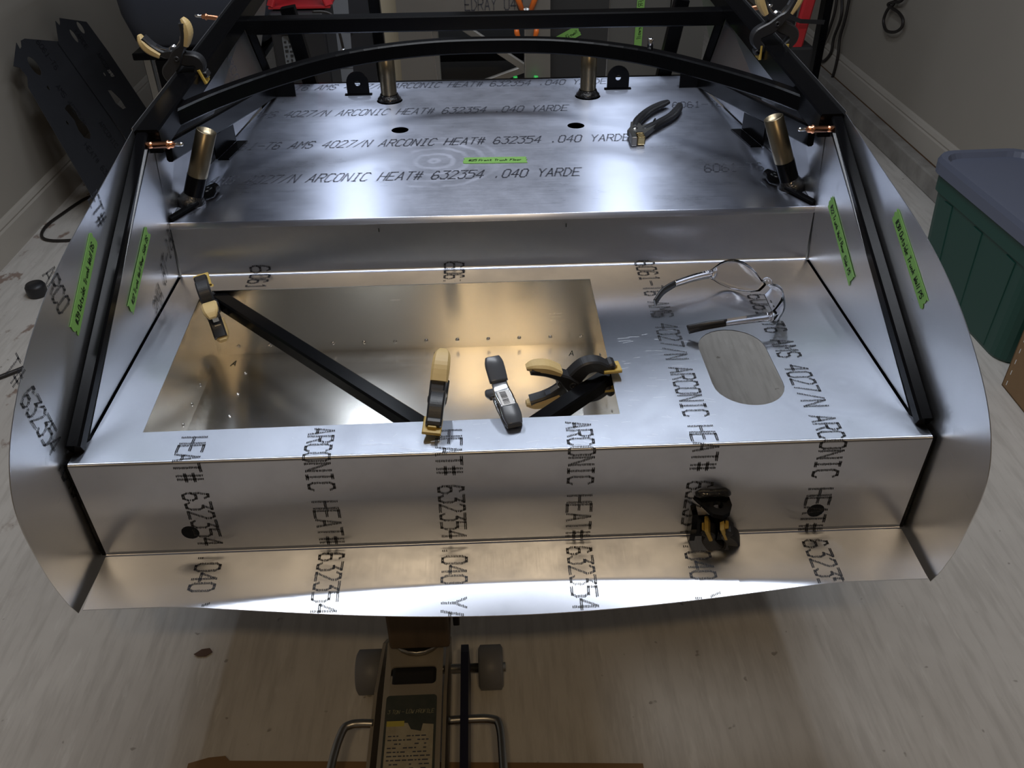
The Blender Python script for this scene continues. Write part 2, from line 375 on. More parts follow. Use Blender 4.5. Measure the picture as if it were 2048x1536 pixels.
# bare roll-bar sockets, painted black at the foot, with weld collars
for sg in (-1, 1):
    s0 = Vector((sg*.232, 1.153, ZU-.04))
    p = ft('roll_bar_socket', MB().lathe(s0, (0, 0, 1), [(.0185, .055), (.0185, .10), (.0185, .146), (.0165, .147), (.0165, .09)], 24, False), BRONZE)
    MB().lathe(s0, (0, 0, 1), [(.0195, 0), (.0195, .052), (.0188, .056)], 24, False).build('painted_foot', BLK, p).location = (0, 0, 0)
    MB().lathe(s0, (0, 0, 1), [(.027, .042), (.0275, .046), (.023, .050), (.0205, .056)], 24, False).build('weld_collar', WELD, p).location = (0, 0, 0)
    b0 = Vector((sg*.549, .603, ZU-.002)); t0 = Vector((sg*.497, .615, ZU+.128)); ax = t0-b0; h = ax.length
    p = ft('slanted_socket', MB().lathe(b0, ax, [(.0172, h*.40), (.0172, h), (.0155, h+.001), (.0155, h*.8)], 24, False), BRONZE)
    MB().lathe(b0, ax, [(.0178, -.01), (.0178, h*.405)], 24, False).build('painted_foot', BLK, p).location = (0, 0, 0)
    MB().lathe(b0, ax, [(.022, -.012), (.026, .0), (.0255, .009), (.0205, .016), (.018, .021)], 18, False).build('weld_collar', WELD, p).location = (0, 0, 0)
    ft('gusset', MB().bar([(sg*.535, .590, ZU+.006), (sg*.567, .527, ZU+.004)], .012, .008))
    ft('hook_lug', MB().tube([(sg*.545, .608, ZU+.006), (sg*.522, .628, ZU+.008), (sg*.514, .650, ZU+.010)], [.013, .013, .009], 12))
    # square end bracket by the side wall
    eb = lambda a, b, s=sg: (s*(.549-.016*a/.1), .805+a, ZU+.003+b)
    ft('end_bracket', MB().plate([(0, 0), (.10, 0), (.10, .046), (0, .052)], [], eb, .003, (-sg, 0, 0))
       .plate([(0, 0), (.10, 0), (.10, .022), (0, .022)], [], lambda a, b, s=sg: (s*(.548-.016*a/.1-b), .805+a, ZU+.0035), .003, (0, 0, 1))
       .plate([(0, 0), (.10, 0), (.10, .014), (0, .014)], [], lambda a, b, s=sg: (s*(.548-.016*a/.1+b), .805+a, ZU+.0555-.06*a), .003, (0, 0, 1)))
    # rounded hinge ears at the front edge of the floor
    ear = [(-.026, 0), (.026, 0), (.026, .028)]+arc(0, .028, .026, 0, PI, 12)[1:]
    ft('hinge_ear', MB().plate(ear, [circ(0, .026, .0065, 14)], lambda a, b, s=sg: (s*.309+a, 1.197, ZU+.001+b), .004, (0, -1, 0)).box((sg*.309-.032, 1.194, ZU), (sg*.309+.032, 1.204, ZU+.003)))
    ft('corner_ear', MB().plate(ear, [circ(0, .030, .0065, 14)], lambda a, b, s=sg: (s*.487+a*1.15, 1.197, ZU+.001+b*1.1), .004, (0, -1, 0)))
ft('hinge_pin', MB().lathe((.323, .905, 1.017), (.02, .02, 1), [(.006, 0), (.006, .020), (.005, .022), (0, .022)], 12), CHR)
# tow-hook lugs behind and through the rear panel
ft('shackle_plate', MB().plate([(.262, .002), (.312, .002), (.312, -.020), (.306, -.034), (.294, -.040), (.282, -.036), (.274, -.02)], [circ(.293, -.019, .0072, 14)], lambda a, b: (a, b, .656), .007, (0, 0, 1)), BLK)
for x in (.268, .308):
    ft('shackle_lug', MB().plate([(.002, .637), (-.016, .635), (-.020, .61), (-.018, .585), (.002, .575)], [], lambda a, b, X=x: (X, a, b), .008))
ft('lug_weld', MB().lathe((.290, -.001, .660), (1, 0, 0), [(.003, -.026), (.007, -.02), (.006, 0), (.008, .018), (.003, .024)], 10), WELD)

# ------------------------------------------------------------------ rear trunk floor: one bent sheet (step, floor, rear panel, lip)
CORN = [(.523, .8455), (.510, ZF), (0, ZF), (0, .580), (-.096, .5775)]
RB = .0045; NB = 8
prof = []                   # (y, z, ny, nz, s)
def build_profile():
    P = [Vector(c) for c in CORN]; pts = [P[0]]; segs = []
    for i in range(1, len(P)-1):
        a = (P[i-1]-P[i]).normalized(); b = (P[i+1]-P[i]).normalized(); ang = a.angle(b); d = RB/math.tan(ang/2)
        t1, t2 = P[i]+a*d, P[i]+b*d; c = P[i]+(a+b).normalized()*(RB/math.sin(ang/2))
        arcp = []
        v1, v2 = t1-c, t2-c; tot = v1.angle(v2)
        for k in range(NB+1):
            w1 = math.sin((1-k/NB)*tot)/math.sin(tot); w2 = math.sin(k/NB*tot)/math.sin(tot); arcp.append(c+v1*w1+v2*w2)
        segs.append(arcp); pts += arcp
    pts.append(P[-1]); return pts, segs
PTS, ARCS = build_profile()
def out_normal(d): n = Vector((-d.y, d.x)); return n      # profile runs towards -y, outward (seen) side
acc = 0; s_list = [0]
for p, q in zip(PTS, PTS[1:]): acc += (q-p).length; s_list.append(acc)
S_OFF = s_list[1]+RB        # s = 0 at the step/floor bend
def at_s(s):
    t = s+S_OFF; k = 0
    while k < len(PTS)-2 and s_list[k+1] < t: k += 1
    p, q = PTS[k], PTS[k+1]; d = (q-p).normalized(); r = p+d*(t-s_list[k])
    n = Vector((d.y, -d.x));
    return r, d, n          # n: right-hand side of travel
# travel is -y; want the visible (upper / rear) side
def bulge(x): return .026*max(0, 1-(x/.46)**2)**1.2
def lip_pt(x, t):           # t 0..1 from bend to edge
    y0 = -RB; L = .096+bulge(x)-RB; d = t*L; k = d-(.070+.026*min(1, (x/.5)**2)); sl = math.radians(15)*max(0, 1-(x/.56)**2)
    drop = 0 if k < 0 else math.tan(sl)*(k*k/.012 if k < .006 else k-.003)
    return Vector((x, y0-d, .580-.0025*t-drop))
tf = thing('trunk_floor_panel', 'bent aluminium rear trunk floor with rectangular cut-out, oval slot and curled rear lip', 'panel', (0, .25, ZF))
mb = MB(); HW = .5755
def floorx(y): return .5640 if y > .05 else .5640+(.5775-.5640)*min(1, (.05-y)/.012)
# step
mb.plate([(-.5665, 0), (.5665, 0), (.5640, s_list[1]), (-.5640, s_list[1])], [], lambda a, b: (a, (PTS[0]+(PTS[1]-PTS[0]).normalized()*b).x, (PTS[0]+(PTS[1]-PTS[0]).normalized()*b).y), .001, (0, -.99, .13))
# floor with cut-outs
ya, yb = ARCS[0][-1].x, ARCS[1][0].x
outer = [(-.564, ya), (-.564, .052), (-.577, .030), (-.577, yb), (.577, yb), (.577, .028), (.564, .050), (.564, ya)]
cut = [(-.513, .452), (.164, .457), (.163, .072), (-.498, .065)]
slot = arc(.360, .228, .052, 0, PI, 14)+arc(.360, .134, .052, PI, 2*PI, 14)
mb.plate(outer, [cut, slot], lambda a, b: (a, b, ZF), .0012, (0, 0, 1))
# rear panel with holes and notch
za, zb = ARCS[1][-1].y, ARCS[2][0].y
rp = [(-.577, za), (-.574, zb), (.262, zb), (.262, .618), (.316, .618), (.316, zb), (.574, zb), (.577, za)]
mb.plate(rp, [circ(-.446, .619, .0125, 20), circ(.443, .619, .0125, 20)], lambda a, b: (a, 0, b), .0012, (0, -1, 0))
for i, A in enumerate(ARCS):
    w = [.564, .577, .574][i]
    xs = [-w, w] if i < 2 else None
    spans = [(-w, w)] if i < 2 else [(-w, .262), (.316, w)]
    for (x0, x1) in spans:
        mb.loft([[(x0, p.x, p.y), (x1, p.x, p.y)] for p in A], False, True, False)
# lip
def lip_grid(x0, x1, n, t0=0):
    xs = [x0+(x1-x0)*i/n for i in range(n+1)]; ts = [t0+(1-t0)*j/22 for j in range(23)]
    top = [[lip_pt(x, t) for x in xs] for t in ts]; mb.loft(top, False, True, False)
    mb.loft([[p-Vector((0, 0, .0015)) for p in r] for r in top], False, True, False)
    mb.loft([[lip_pt(x, 1) for x in xs], [lip_pt(x, 1)-Vector((0, 0, .0015)) for x in xs]], False, False, False)
lip_grid(-.574, .262, 40); lip_grid(.316, .576, 14); lip_grid(.262, .316, 6, .27)
floor_o = mb.build('sheet', A_LO, tf)
def in_cut(y, x):
    if .062 < y < .462 and -.515+.002 < x < .166: return True
    if abs(x-.36) < .054 and .08 < y < .28: return True
    return False
def floor_place(s, x):
    s2 = s
    if s2 < -.09: return None
    if s2 > .679-.001:
        d = s2-.679; L = .096+bulge(x)-RB
        if d > L+RB: return None
        p = lip_pt(x, max(0, (d-RB)/L)); p.z += .0006; return p, Vector((1, 0, 0))
    r, d, n = at_s(s2)
    if 0 < s2 < .51 and in_cut(r.x, x): return None
    if s2 > .63 and .262 < x < .316: return None
    n = Vector((d.y, -d.x))
    nn = Vector((0, n.x, n.y))
    if nn.z < 0 or (abs(nn.z) < .5 and nn.y > 0): nn = -nn
    return Vector((x, r.x, r.y))+nn*.0006, Vector((1, 0, 0))
FULL = '6061-T6 AMS 4027/N ARCONIC HEAT# 632354 .040 YARDE'
ink = MB()
for x0, y0 in ((-.440, .525), (-.268, .396), (-.093, .522), (.085, .391), (.252, .514), (.425, .388)):
    dot_print(ink, FULL, .51-y0, x0, .0175, .034, floor_place)
ink.build('printed_lettering', INK, tf)
mk = MB()
for x in (-.205, .125): mk.box((x-.0008, .5165, .822), (x+.0008, .5175, .829))
mk.build('marker_line', MARK, tf)
# handling scratches on the floor near the cut-out
sc = MB(); rs = random.Random(3)
for i in range(90):
    x, y = (rs.uniform(-.3, .32), rs.uniform(.006, .062)) if i < 55 else (rs.uniform(.17, .30), rs.uniform(.06, .30))
    an = rs.uniform(-.5, .5) if i >= 30 else rs.uniform(0, PI); l = rs.uniform(.004, .022); d = Vector((math.cos(an), math.sin(an)*.6, 0)); c = Vector((-d.y, d.x, 0))*.00022
    p = Vector((x, y, ZF+.0004)); q = p+d*l
    if in_cut(q.y, q.x) or q.y < .002: continue
    sc.add([p-c, q-c, q+c, p+c], [(0, 1, 2, 3)])
so = sc.build('scratches', mat('bright_scratch', (.92, .93, .95), .55, 1), tf); so['kind'] = 'stuff'

# ------------------------------------------------------------------ front trunk floor
uf = thing('front_trunk_floor', 'flat aluminium front trunk floor with printed rows and a green tape label', 'panel', (0, .9, ZU))
uo = [(-.5675, .5225), (.5675, .5225), (.571, .68), (.510, 1.205), (.505, 1.292), (-.505, 1.292), (-.510, 1.205), (-.571, .68)]
mb = MB().plate(uo, [circ(-.195, .955, .0185, 24), circ(.185, .957, .0185, 24), circ(-.232, 1.153, .030, 24), circ(.232, 1.153, .030, 24)], lambda a, b: (a, b, ZU), .0012, (0, 0, 1))
mb.loft([[(-.5675, .5225, ZU), (.5675, .5225, ZU)], [(-.5675, .5212, ZU-.0006), (.5675, .5212, ZU-.0006)], [(-.5675, .521, ZU-.012), (.5675, .521, ZU-.012)]], False, True, False)
mb.build('sheet', A_UP, uf)
ink = MB()
def up_place(a, b):
    if abs(a) > .575-.062*(b-.52)/.68: return None
    return Vector((a, b, ZU+.0006)), Vector((0, 1, 0))
for y0, xe in ((.684, .168), (.860, .290), (1.054, .178), (1.243, .290)):
    P = .0169; x0 = xe-len(FULL)*P
    dot_print(ink, FULL, x0, y0, P, .038, up_place, .22)
    dot_print(ink, '6061-T6 AMS', .406 if y0 < .7 else xe+.236, y0+.002, P, .038, up_place, .22)
ink.build('printed_lettering', INK2, uf)

def tape(parent, pts, text, plane_n, flip=False, torn=True, ts=None):
    """strip of tape through 3 corners: origin, end of long side, end of short side (3-D), with writing"""
    o, e, s = (Vector(p) for p in pts); L, Wd = (e-o).length, (s-o).length; du = (e-o).normalized(); dv = (s-o)-(s-o).dot(du)*du; dv.normalize()
    n = du.cross(dv)
    if n.dot(Vector(plane_n)) < 0: n = -n
    k = 7; rr = random.Random(text)
    lo = [(rr.uniform(-.003, .003), Wd*i/k) for i in range(k+1)]; hi = [(L+rr.uniform(-.003, .003), Wd*(k-i)/k) for i in range(k+1)]
    t = MB().plate(lo[::-1]+[(L*.5, 0)]+hi[::-1] if False else [(L*i/6, 0) for i in range(1, 6)]+hi[::-1]+[(L*(6-i)/6, Wd) for i in range(1, 6)]+lo[::-1], [], lambda a, b: o+du*a+dv*b+n*.0011, .0005, n).build('tape_label', TAPE, parent)
    size = ts or Wd*.55
    w = hand_width(text, size); size *= min(1, L*.86/w); w = hand_width(text, size)
    h = hand_text(MB(), text, o+du*(L-w)/2+dv*(Wd-size)*.5+n*.0015, du, dv, size).build('handwriting', MARK, t)
    h.location = (0, 0, 0); return t
tape(uf, [(-.056, .756, ZU), (.068, .753, ZU), (-.056, .787, ZU)], '#25 Front Trunk Floor', (0, 0, 1), ts=.016)

# ------------------------------------------------------------------ trunk side walls
for sg, lb, txt, pts in ((-1, 'aluminium inner trunk side wall left of the trunk floor, taped #22 ... DS', '#22 Trunk Wall Rear Side DS', [(-.5667, .290, .806), (-.5667, .430, .868), (-.5667, .282, .828)]),
                         (1, 'aluminium inner trunk side wall right of the trunk floor, taped #22 ... PS', '#22 Trunk Wall Rear Side PS', [(.5667, .470, .873), (.5667, .324, .801), (.5667, .455, .893)])):
    w = thing('trunk_side_wall', lb, 'panel', (sg*.567, .3, .85))
    MB().plate([(.052, .7525), (.5095, .7525), (.5225, ZU), (.545, .985), (.535, .9965), (.500, .987)], [], lambda a, b, s=sg: (s*.5672, a, b), .0012, (-sg, 0, 0)).build('sheet', A_SIDE, w)
    # slim folded edge along the rail
    MB().loft([[(sg*.5672, .500, .987), (sg*.5600, .500, .988), (sg*.5672, .500, .9875)], [(sg*.5672, .052, .7525), (sg*.5650, .052, .7535), (sg*.5672, .052, .7530)]]).build('folded_edge', A_SIDE, w)
    tape(w, pts, txt, (-sg, 0, 0), ts=.0145)
    if sg < 0:
        dot_print(MB(), '6061-T6 AMS', -.545, .755, .0165, .034, lambda a, b: (Vector((-.5660, -a, b+.0+(-(a)-.40)*.48)), Vector((0, 0, 1))) if -a > .30 and b > .754 else None).build('printed_lettering', INK, w)
    f = thing('front_side_wall', 'upper aluminium wall panel %s the front trunk floor under the black top rail' % ('left of' if sg < 0 else 'right of'), 'panel', (sg*.54, .9, .92))
    A, B, Cc, D = Vector((sg*.5675, .5235, ZU+.001)), Vector((sg*.515, 1.215, ZU+.001)), Vector((sg*.556, 1.215, 1.004)), Vector((sg*.566, .545, .985))
    nrm = (B-A).cross(D-A).normalized(); nrm = nrm if nrm.x*sg < 0 else -nrm
    K1, K2 = Vector((sg*.571, .68, ZU+.001)), Vector((sg*.563, .70, .989)); q6 = [A, K1, B, Cc, K2, D]
    mbp = MB(); mbp.add(q6, [(0, 1, 4, 5), (1, 2, 3, 4)]); mbp.add([p-nrm*.0012 for p in q6], [(0, 1, 4, 5), (1, 2, 3, 4)]); mbp.build('sheet', A_SIDE, f)
    if sg < 0:
        def fpl(a, b):
            u = (b-.5235)/.69; z = ZU+.01+a; v = (z-ZU)/.15
            p = (A*(1-u)+B*u)*(1-v)+(D*(1-u)+Cc*u)*v; return p+nrm*.0009, Vector((0, 1, 0))
        dot_print(MB(), 'ARCONIC', .005, 1.02, .0165, .036, lambda a, b: fpl(.14-a, b)).build('printed_lettering', INK2, f)

OUT = [(.521, 1.012), (.36, .988), (.225, .969), (.133, .950), (.06, .926), (.003, .900), (-.052, .866), (-.088, .833), (-.111, .794), (-.119, .748), (-.117, .690), (-.113, .650), (-.103, .60), (-.092, .566)]
def sm2(pts, n=4): return [(p.x, p.y) for p in smooth_path([(a, b, 0) for a, b in pts], n)]
for sg in (-1, 1):
    ow = thing('outside_trunk_wall', 'curved aluminium outside trunk wall on the %s, taped %s' % (('left', '#39') if sg < 0 else ('right', '#38')), 'panel', (sg*.585, .2, .8))
    ol = sm2(OUT)+[(.02, .560), (.52, .560), (1.30, .80), (1.72, 1.03), (1.72, 1.072), (1.28, 1.0485), (.521, 1.0155)]
    MB().plate(ol, [], lambda a, b, s=sg: (s*.5842, a, b), .0012, (-sg, 0, 0)).build('sheet', A_SIDE, ow)
    if sg < 0:
        tape(ow, [(-.5842, .151, .857), (-.5842, .286, .929), (-.5842, .137, .880)], '#39 Outside Trunk Wall DS', (1, 0, 0), ts=.0165)
        ik = MB()
        pl_ = lambda a, b: (Vector((-.5834, b, a)), Vector((0, 1, 0)))
        for y0, z0, t, sl in ((.300, .990, 'ET#', .08), (.118, .968, 'ARCO', .12), (-.030, .925, 'T# 632354 .040', .12)):
            dot_print(ik, t, 0, 0, .0168, .034, lambda a, b, y0=y0, z0=z0, sl=sl: (Vector((-.5834, y0+b+sl*a, z0-a)), Vector((0, 1, 0))))
        ik.build('printed_lettering', INK, ow)
    else:
        tape(ow, [(.5842, .277, .938), (.5842, .133, .870), (.5842, .262, .956)], '#38 Outside Trunk Wall PS', (-1, 0, 0), ts=.0165)

# ------------------------------------------------------------------ drop-in storage box below the cut-out
bx = thing('trunk_drop_box', 'riveted aluminium box set below the rectangular cut-out in the trunk floor', 'box', (-.17, .26, .61))
X0, X1, Y0, Y1, ZB, ZT = -.517, .181, .058, .463, .609, .7483
MB().box((X0, Y0, ZB-.001), (X1, Y1, ZB)).build('bottom_sheet', A_BOX, bx)
MB().box((X0, Y1, ZB), (X1, Y1+.0012, ZT)).build('front_wall_sheet', A_BOXW, bx)
MB().box((X0, Y0-.0012, ZB), (X1, Y0, ZT)).build('rear_wall_sheet', A_BOXW, bx)
MB().box((X0-.0012, Y0, ZB), (X0, Y1, ZT)).build('side_wall_sheet', A_BOXW, bx)
MB().box((X1, Y0, ZB), (X1+.0012, Y1, ZT)).build('side_wall_sheet', A_BOXW, bx)
def rivet_mesh():
    mb = MB().lathe((0, 0, 0), (0, 0, 1), [(.0036, 0), (.0036, .0004), (.0028, .0012), (.0015, .0014), (.0013, .0006), (0, .0006)], 12)
    return mb
rv = None
def rivet(p, n):
    global rv
    if rv is None: rv = rivet_mesh().build('rivet', CHR, bx); o = rv
    else: o = rv.copy(); COL.objects.link(o)
    m = Vector((0, 0, 1)).rotation_difference(Vector(n)).to_matrix().to_4x4(); m.translation = Vector(p)-bx.location
    o.matrix_basis = m; return o
for i in range(12): rivet((-.477+.0573*i, Y1-.0002, .6265), (0, -1, 0))
for i in range(6): rivet((X0+.0002, .40-.055*i, .6265), (1, 0, 0))
for i in range(6): rivet((X1-.0002, .40-.055*i, .6265), (-1, 0, 0))
for i in range(5): rivet((-.455+.0*i, .40-.062*i, ZB+.0002), (0, 0, 1))
for tx0, o, sz in (('A', (-.487, .425, ZB+.0006), .016), ('A', (.128, .425, ZB+.0006), .016), ('T', (-.255, .315, ZB+.0006), .030)):
    hand_text(MB(), tx0, o, (1, 0, 0), (0, 1, 0), sz, .0014).build('marker_note', MARK, bx)
o = Vector((-.262, .352, ZB+.0006)); mk = MB()
for a, b in (((0, 0), (.004, .030)), ((.004, .030), (-.005, .020)), ((.004, .030), (.012, .022))):
    p, q = o+Vector((*a, 0)), o+Vector((*b, 0)); d = (q-p).normalized(); c = Vector((-d.y, d.x, 0))*.0011; mk.add([p-c, q-c, q+c, p+c], [(0, 1, 2, 3)])
mk.build('marker_arrow', MARK, bx)

# ------------------------------------------------------------------ spring clamps
def clamp(label, o, u, v, gap=.028, L=.062, hv=.030, reach=.060, bow=.030, group='tan and black spring clamps', sub=1.0):
    o = Vector(o); u = Vector(u).normalized(); v = Vector(v); v = (v-u*v.dot(u)).normalized(); w = u.cross(v)
    t = thing('spring_clamp', label, 'clamp', o, group)
    P = lambda a, b, c=0: o+u*a+v*b+w*c
    def ribbon(pts, ws, th, m, name, par=None, c0=0, n=8, bev=.0025):
        ths = th if isinstance(th, list) else [th]*len(pts); st = smooth_path([(h, 0, 0) for h in ths], n)
        sp = smooth_path([(a, b, wd) for (a, b), wd in zip(pts, ws)], n); q = [Vector((p.x, p.y)) for p in sp]; rings = []
        for i, p in enumerate(q):
            d = (q[min(i+1, len(q)-1)]-q[max(i-1, 0)]).normalized(); nn = Vector((-d.y, d.x)); h = sp[i].z/2; z = max(st[i].x, .002)/2; e = min(bev, h*.5, z*.5)
            sec = [(h, z-e), (h-e, z), (-h+e, z), (-h, z-e), (-h, -z+e), (-h+e, -z), (h-e, -z), (h, -z+e)]
            rings.append([P(p.x+nn.x*a, p.y+nn.y*a, c0+b) for a, b in sec])
        ob = MB().loft(rings, True, False).build(name, m, t if par is None else par)
        if par is not None: ob.location = (0, 0, 0)
        return ob
    for s in (1, -1):
        hp = [(-L, s*hv), (-L*.62, s*(hv*.83)), (-L*.30, s*(hv*.50)), (-.008, s*.006), (.006, -s*.010), (reach*.34, -s*(bow*.93)), (reach*.62, -s*bow), (reach*.88, -s*(bow*.70)), (reach*1.0, -s*(gap/2+.010)), (reach*1.01, -s*(gap/2+.004))]
        arm = ribbon(hp, [.010, .012, .013, .020, .024, .022, .019, .016, .012, .008], .022, PLA, 'jaw_arm', c0=s*.0015)
        ribbon([(-L-.006, s*(hv+.003)), (-L*.9, s*(hv+.004)), (-L*.6, s*(hv*.85+.005)), (-L*.28, s*(hv*.50+.006))], [.006, .013, .015, .010], [.012, .023, .026, .025], TAN, 'handle_grip', n=4, bev=.005)
        pd = [(reach-.012, -s*(gap/2+.0062)), (reach-.010, -s*(gap/2+.001)), (reach+.012, -s*(gap/2+.001)), (reach+.014, -s*(gap/2+.0062))]
        ribbon([(reach-.013, -s*(gap/2+.003)), (reach+.014, -s*(gap/2+.003))], [.0055, .0055], .026, PADM, 'swivel_pad', n=1, bev=.0012)
        ribbon([(reach-.006, -s*(gap/2+.0078)), (reach+.008, -s*(gap/2+.0078))], [.006, .006], .012, PADM, 'pad_saddle', n=1, bev=.001)
        MB().lathe(P(.0, 0, s*.0115), w*s, [(.0055, -.003), (.0055, .001), (.0045, .002), (.0018, .002), (.0018, .001), (0, .001)], 14).build('pivot_pin', PLA, t)
    sp = MB()
    coil = [P(-.016+.0055*math.cos(a), .0055*math.sin(a), -.007+.014*i/40) for i, a in ((i, i/40*8*PI) for i in range(41))]
    sp.tube(coil, .0011, 6)
    for s in (1, -1):
        a, b, c = P(-.016, s*.005, 0), P(-L*.50, s*(hv*.52), 0), P(-L*.62, s*(hv*.62), 0)
        d = (b-a).normalized(); nn = w.cross(d).normalized()*.0006; ww = w*.005
        sp.loft([[p-nn-ww, p-nn+ww, p+nn+ww, p+nn-ww] for p in (a, b, c)])
    sp.build('spring', CHR, t)
    return t
CL = 'tan and black spring clamps'
clamp('tan and black spring clamp standing at the cut-out front edge beside the grey metal clamp', (-.094, .108, .757), (-.10, -1, -.22), (.12, 0, 1), .028)
clamp('tan and black spring clamp lying at the right edge of the trunk cut-out', (.103, .165, .742), (1, .12, .0), (0, .0, 1), .028, bow=.026)
clamp('tan and black spring clamp hanging at the far left corner of the trunk cut-out', (-.490, .412, .742), (-.36, .88, .36), (.0, -.35, 1), .026, L=.046, reach=.046, bow=.024)
clamp('tan and black spring clamp on the left top rail with handles pointing up', (-.578, .80, 1.050), (.33, .05, -1), (1, 0, .35), .046, L=.052, hv=.041, reach=.044, bow=.030)
clamp('tan and black spring clamp on the right top rail, handles cut by the frame', (.563, .885, 1.068), (.03, .0, -1), (-1, 0, 0), .046, L=.064, hv=.036, reach=.052, bow=.036)
# clamp inside the rear panel notch: only pad and arm show
clamp('spring clamp poking through the notch in the rear panel beside the shackle', (.318, -.006, .558), (-.38, -.16, .9), (-.9, .2, -.1), .016, L=.05, hv=.014, reach=.052, bow=.016)

# grey metal spring clamp with a barcode sticker
gc = thing('metal_spring_clamp', 'chrome spring clamp with grey dipped tips and a barcode sticker', 'clamp', (.0, .08, .76))
o = Vector((.0005, .098, .762)); u = Vector((.024, -.085, -.010)).normalized(); w = Vector((1, .28, 0)); w = (w-u*w.dot(u)).normalized(); v = w.cross(u); v = v if v.z > 0 else -v
Pg = lambda a, b, c=0: o+u*a+w*c+v*b
def strip(pts, wd, th, m, name, sm=True):
    q = smooth_path([(a, b, k) for (a, b), k in zip(pts, wd)], 5); rings = []
    for i, p in enumerate(q):
        d = (q[min(i+1, len(q)-1)]-q[max(i-1, 0)]); d = Vector((d.x, d.y)).normalized(); nn = Vector((-d.y, d.x)); h = p.z/2
        rings.append([Pg(p.x+nn.x*b, p.y+nn.y*b, c) for c, b in ((h, -th/2), (h, th/4), (h*.8, th/2), (-h*.8, th/2), (-h, th/4), (-h, -th/2))])
    return MB().loft(rings, True, True).build(name, m, gc)
for s, hh in ((1, 1), (-1, 1)):
    strip([(-.050, s*.030), (-.018, s*.012), (.0, s*.009), (.022, s*.010), (.045, s*.003)], [.022, .023, .026, .024, .022], .002, CHR, 'jaw_plate')
    strip([(-.056, s*.0325), (-.045, s*.028), (-.022, s*.0145)], [.021, .027, .026], .0062, RUB, 'dipped_handle')
    strip([(.024, s*.0102), (.040, s*.0055), (.052, s*.001)], [.025, .026, .021], .0068, RUB, 'dipped_jaw_tip')
MB().tube([Pg(-.004+.006*math.cos(a), .006*math.sin(a), -.010+.020*i/40) for i, a in ((i, i/40*8*PI) for i in range(41))], .0013, 6).build('spring', CHR, gc)
st = strip([(-.006, .0122), (.010, .0122), (.025, .0112)], [.019, .019, .019], .0008, WHITE, 'barcode_sticker')
bc = MB(); rr = random.Random(5); a = -.003
while a < .021:
    wd = rr.choice((.0006, .0009, .0014)); h = .0129-.0006*max(0, (a-.008)/.015)*1.6
    bc.add([Pg(a, h, -.006), Pg(a+wd, h, -.006), Pg(a+wd, h, .003), Pg(a, h, .003)], [(0, 1, 2, 3)]); a += wd+rr.choice((.0006, .0010))
bo = bc.build('barcode', INK, st); bo.location = (0, 0, 0)

# ------------------------------------------------------------------ cleco fasteners
def cleco(label, p, d, ln=.040):
    p = Vector(p); d = Vector(d).normalized(); t = thing('cleco_fastener', label, 'fastener', p, 'copper cleco fasteners')
    MB().lathe(p, d, [(.0052, 0), (.0052, .010), (.0045, .0105), (.0045, .012), (.0052, .0125), (.0052, .034), (.0072, .035), (.0072, .038), (.0055, .039), (.0055, .044), (.0045, .0455)], 16).build('body', COPPER, t)
    MB().lathe(p+d*.045, d, [(.0034, 0), (.0034, .013), (.0026, .0155), (0, .0158)], 12).build('plunger', CHR, t)
    MB().lathe(p-d*.004, d, [(.0015, -.012), (.0018, 0), (.0018, .005)], 8).build('pin', STEEL, t)
cleco('copper cleco pin above the left slanted socket, pointing right', (-.563, .505, .9925), (1, -.06, .03))
cleco('copper cleco pin above the right slanted socket, pointing left', (.563, .505, .9925), (-1, -.06, .03))
cleco('small copper cleco at the top left end of the rail, pointing left', (-.586, 1.175, 1.03), (-1, 0, .12))
cleco('small copper cleco at the top right end of the rail behind the clamp handle', (.586, 1.18, 1.026), (1, 0, .12))

# ------------------------------------------------------------------ cleco pliers on the front floor
pz = thing('cleco_pliers', 'pliers with black grips and brass jaws lying on the front trunk floor', 'pliers', (.34, .94, ZU))
def flat_arm(pts, rs, m, name, z, sq=.75):
    q = smooth_path([(a, b, 0) for a, b in pts], 5); rr = smooth_path([(r, 0, 0) for r in rs], 5); rings = []
    for i, p in enumerate(q):
        d = (q[min(i+1, len(q)-1)]-q[max(i-1, 0)]).normalized(); nn = Vector((-d.y, d.x, 0)); r = max(rr[i].x, .001)
        rings.append([Vector((p.x, p.y, z))+nn*r*math.cos(t)+Vector((0, 0, r*sq*math.sin(t))) for t in (2*PI*k/12 for k in range(12))])
    return MB().loft(rings, True, True).build(name, m, pz)
ZP = ZU+.0125
flat_arm([(.302, .895), (.318, .945), (.352, 1.005), (.385, 1.042), (.403, 1.060)], [.0085, .0105, .0105, .010, .007], PLA, 'grip', ZP)
flat_arm([(.318, .880), (.350, .915), (.392, .965), (.416, 1.010), (.426, 1.040)], [.0085, .0105, .0105, .010, .007], PLA, 'grip', ZP)
MB().plate([(.283, .872), (.290, .850), (.312, .846), (.330, .872), (.352, .908), (.346, .922), (.318, .897), (.312, .925), (.298, .922), (.292, .892)], [], lambda a, b: (a, b, ZU+.018), .011, (0, 0, 1)).build('head_plate', STEEL, pz)
MB().lathe((.301, .882, ZU+.016), (0, 0, 1), [(.006, 0), (.006, .003), (.004, .004), (0, .004)], 14).build('rivet_head', CHR, pz)
br = mat('brass', (.75, .58, .28), .2, 1)
MB().box((.285, .822, ZU+.002), (.297, .858, ZU+.021), bev=.002).build('jaw', STEEL, pz)
for i in range(3): MB().box((.298, .826+.011*i, ZU+.003), (.314, .835+.011*i, ZU+.020), bev=.002).build('jaw_block', br, pz)
MB().tube([(.330, .888, ZU+.016), (.342, .907, ZU+.018), (.352, .935, ZU+.018)], .0022, 8).build('spring_wire', CHR, pz)

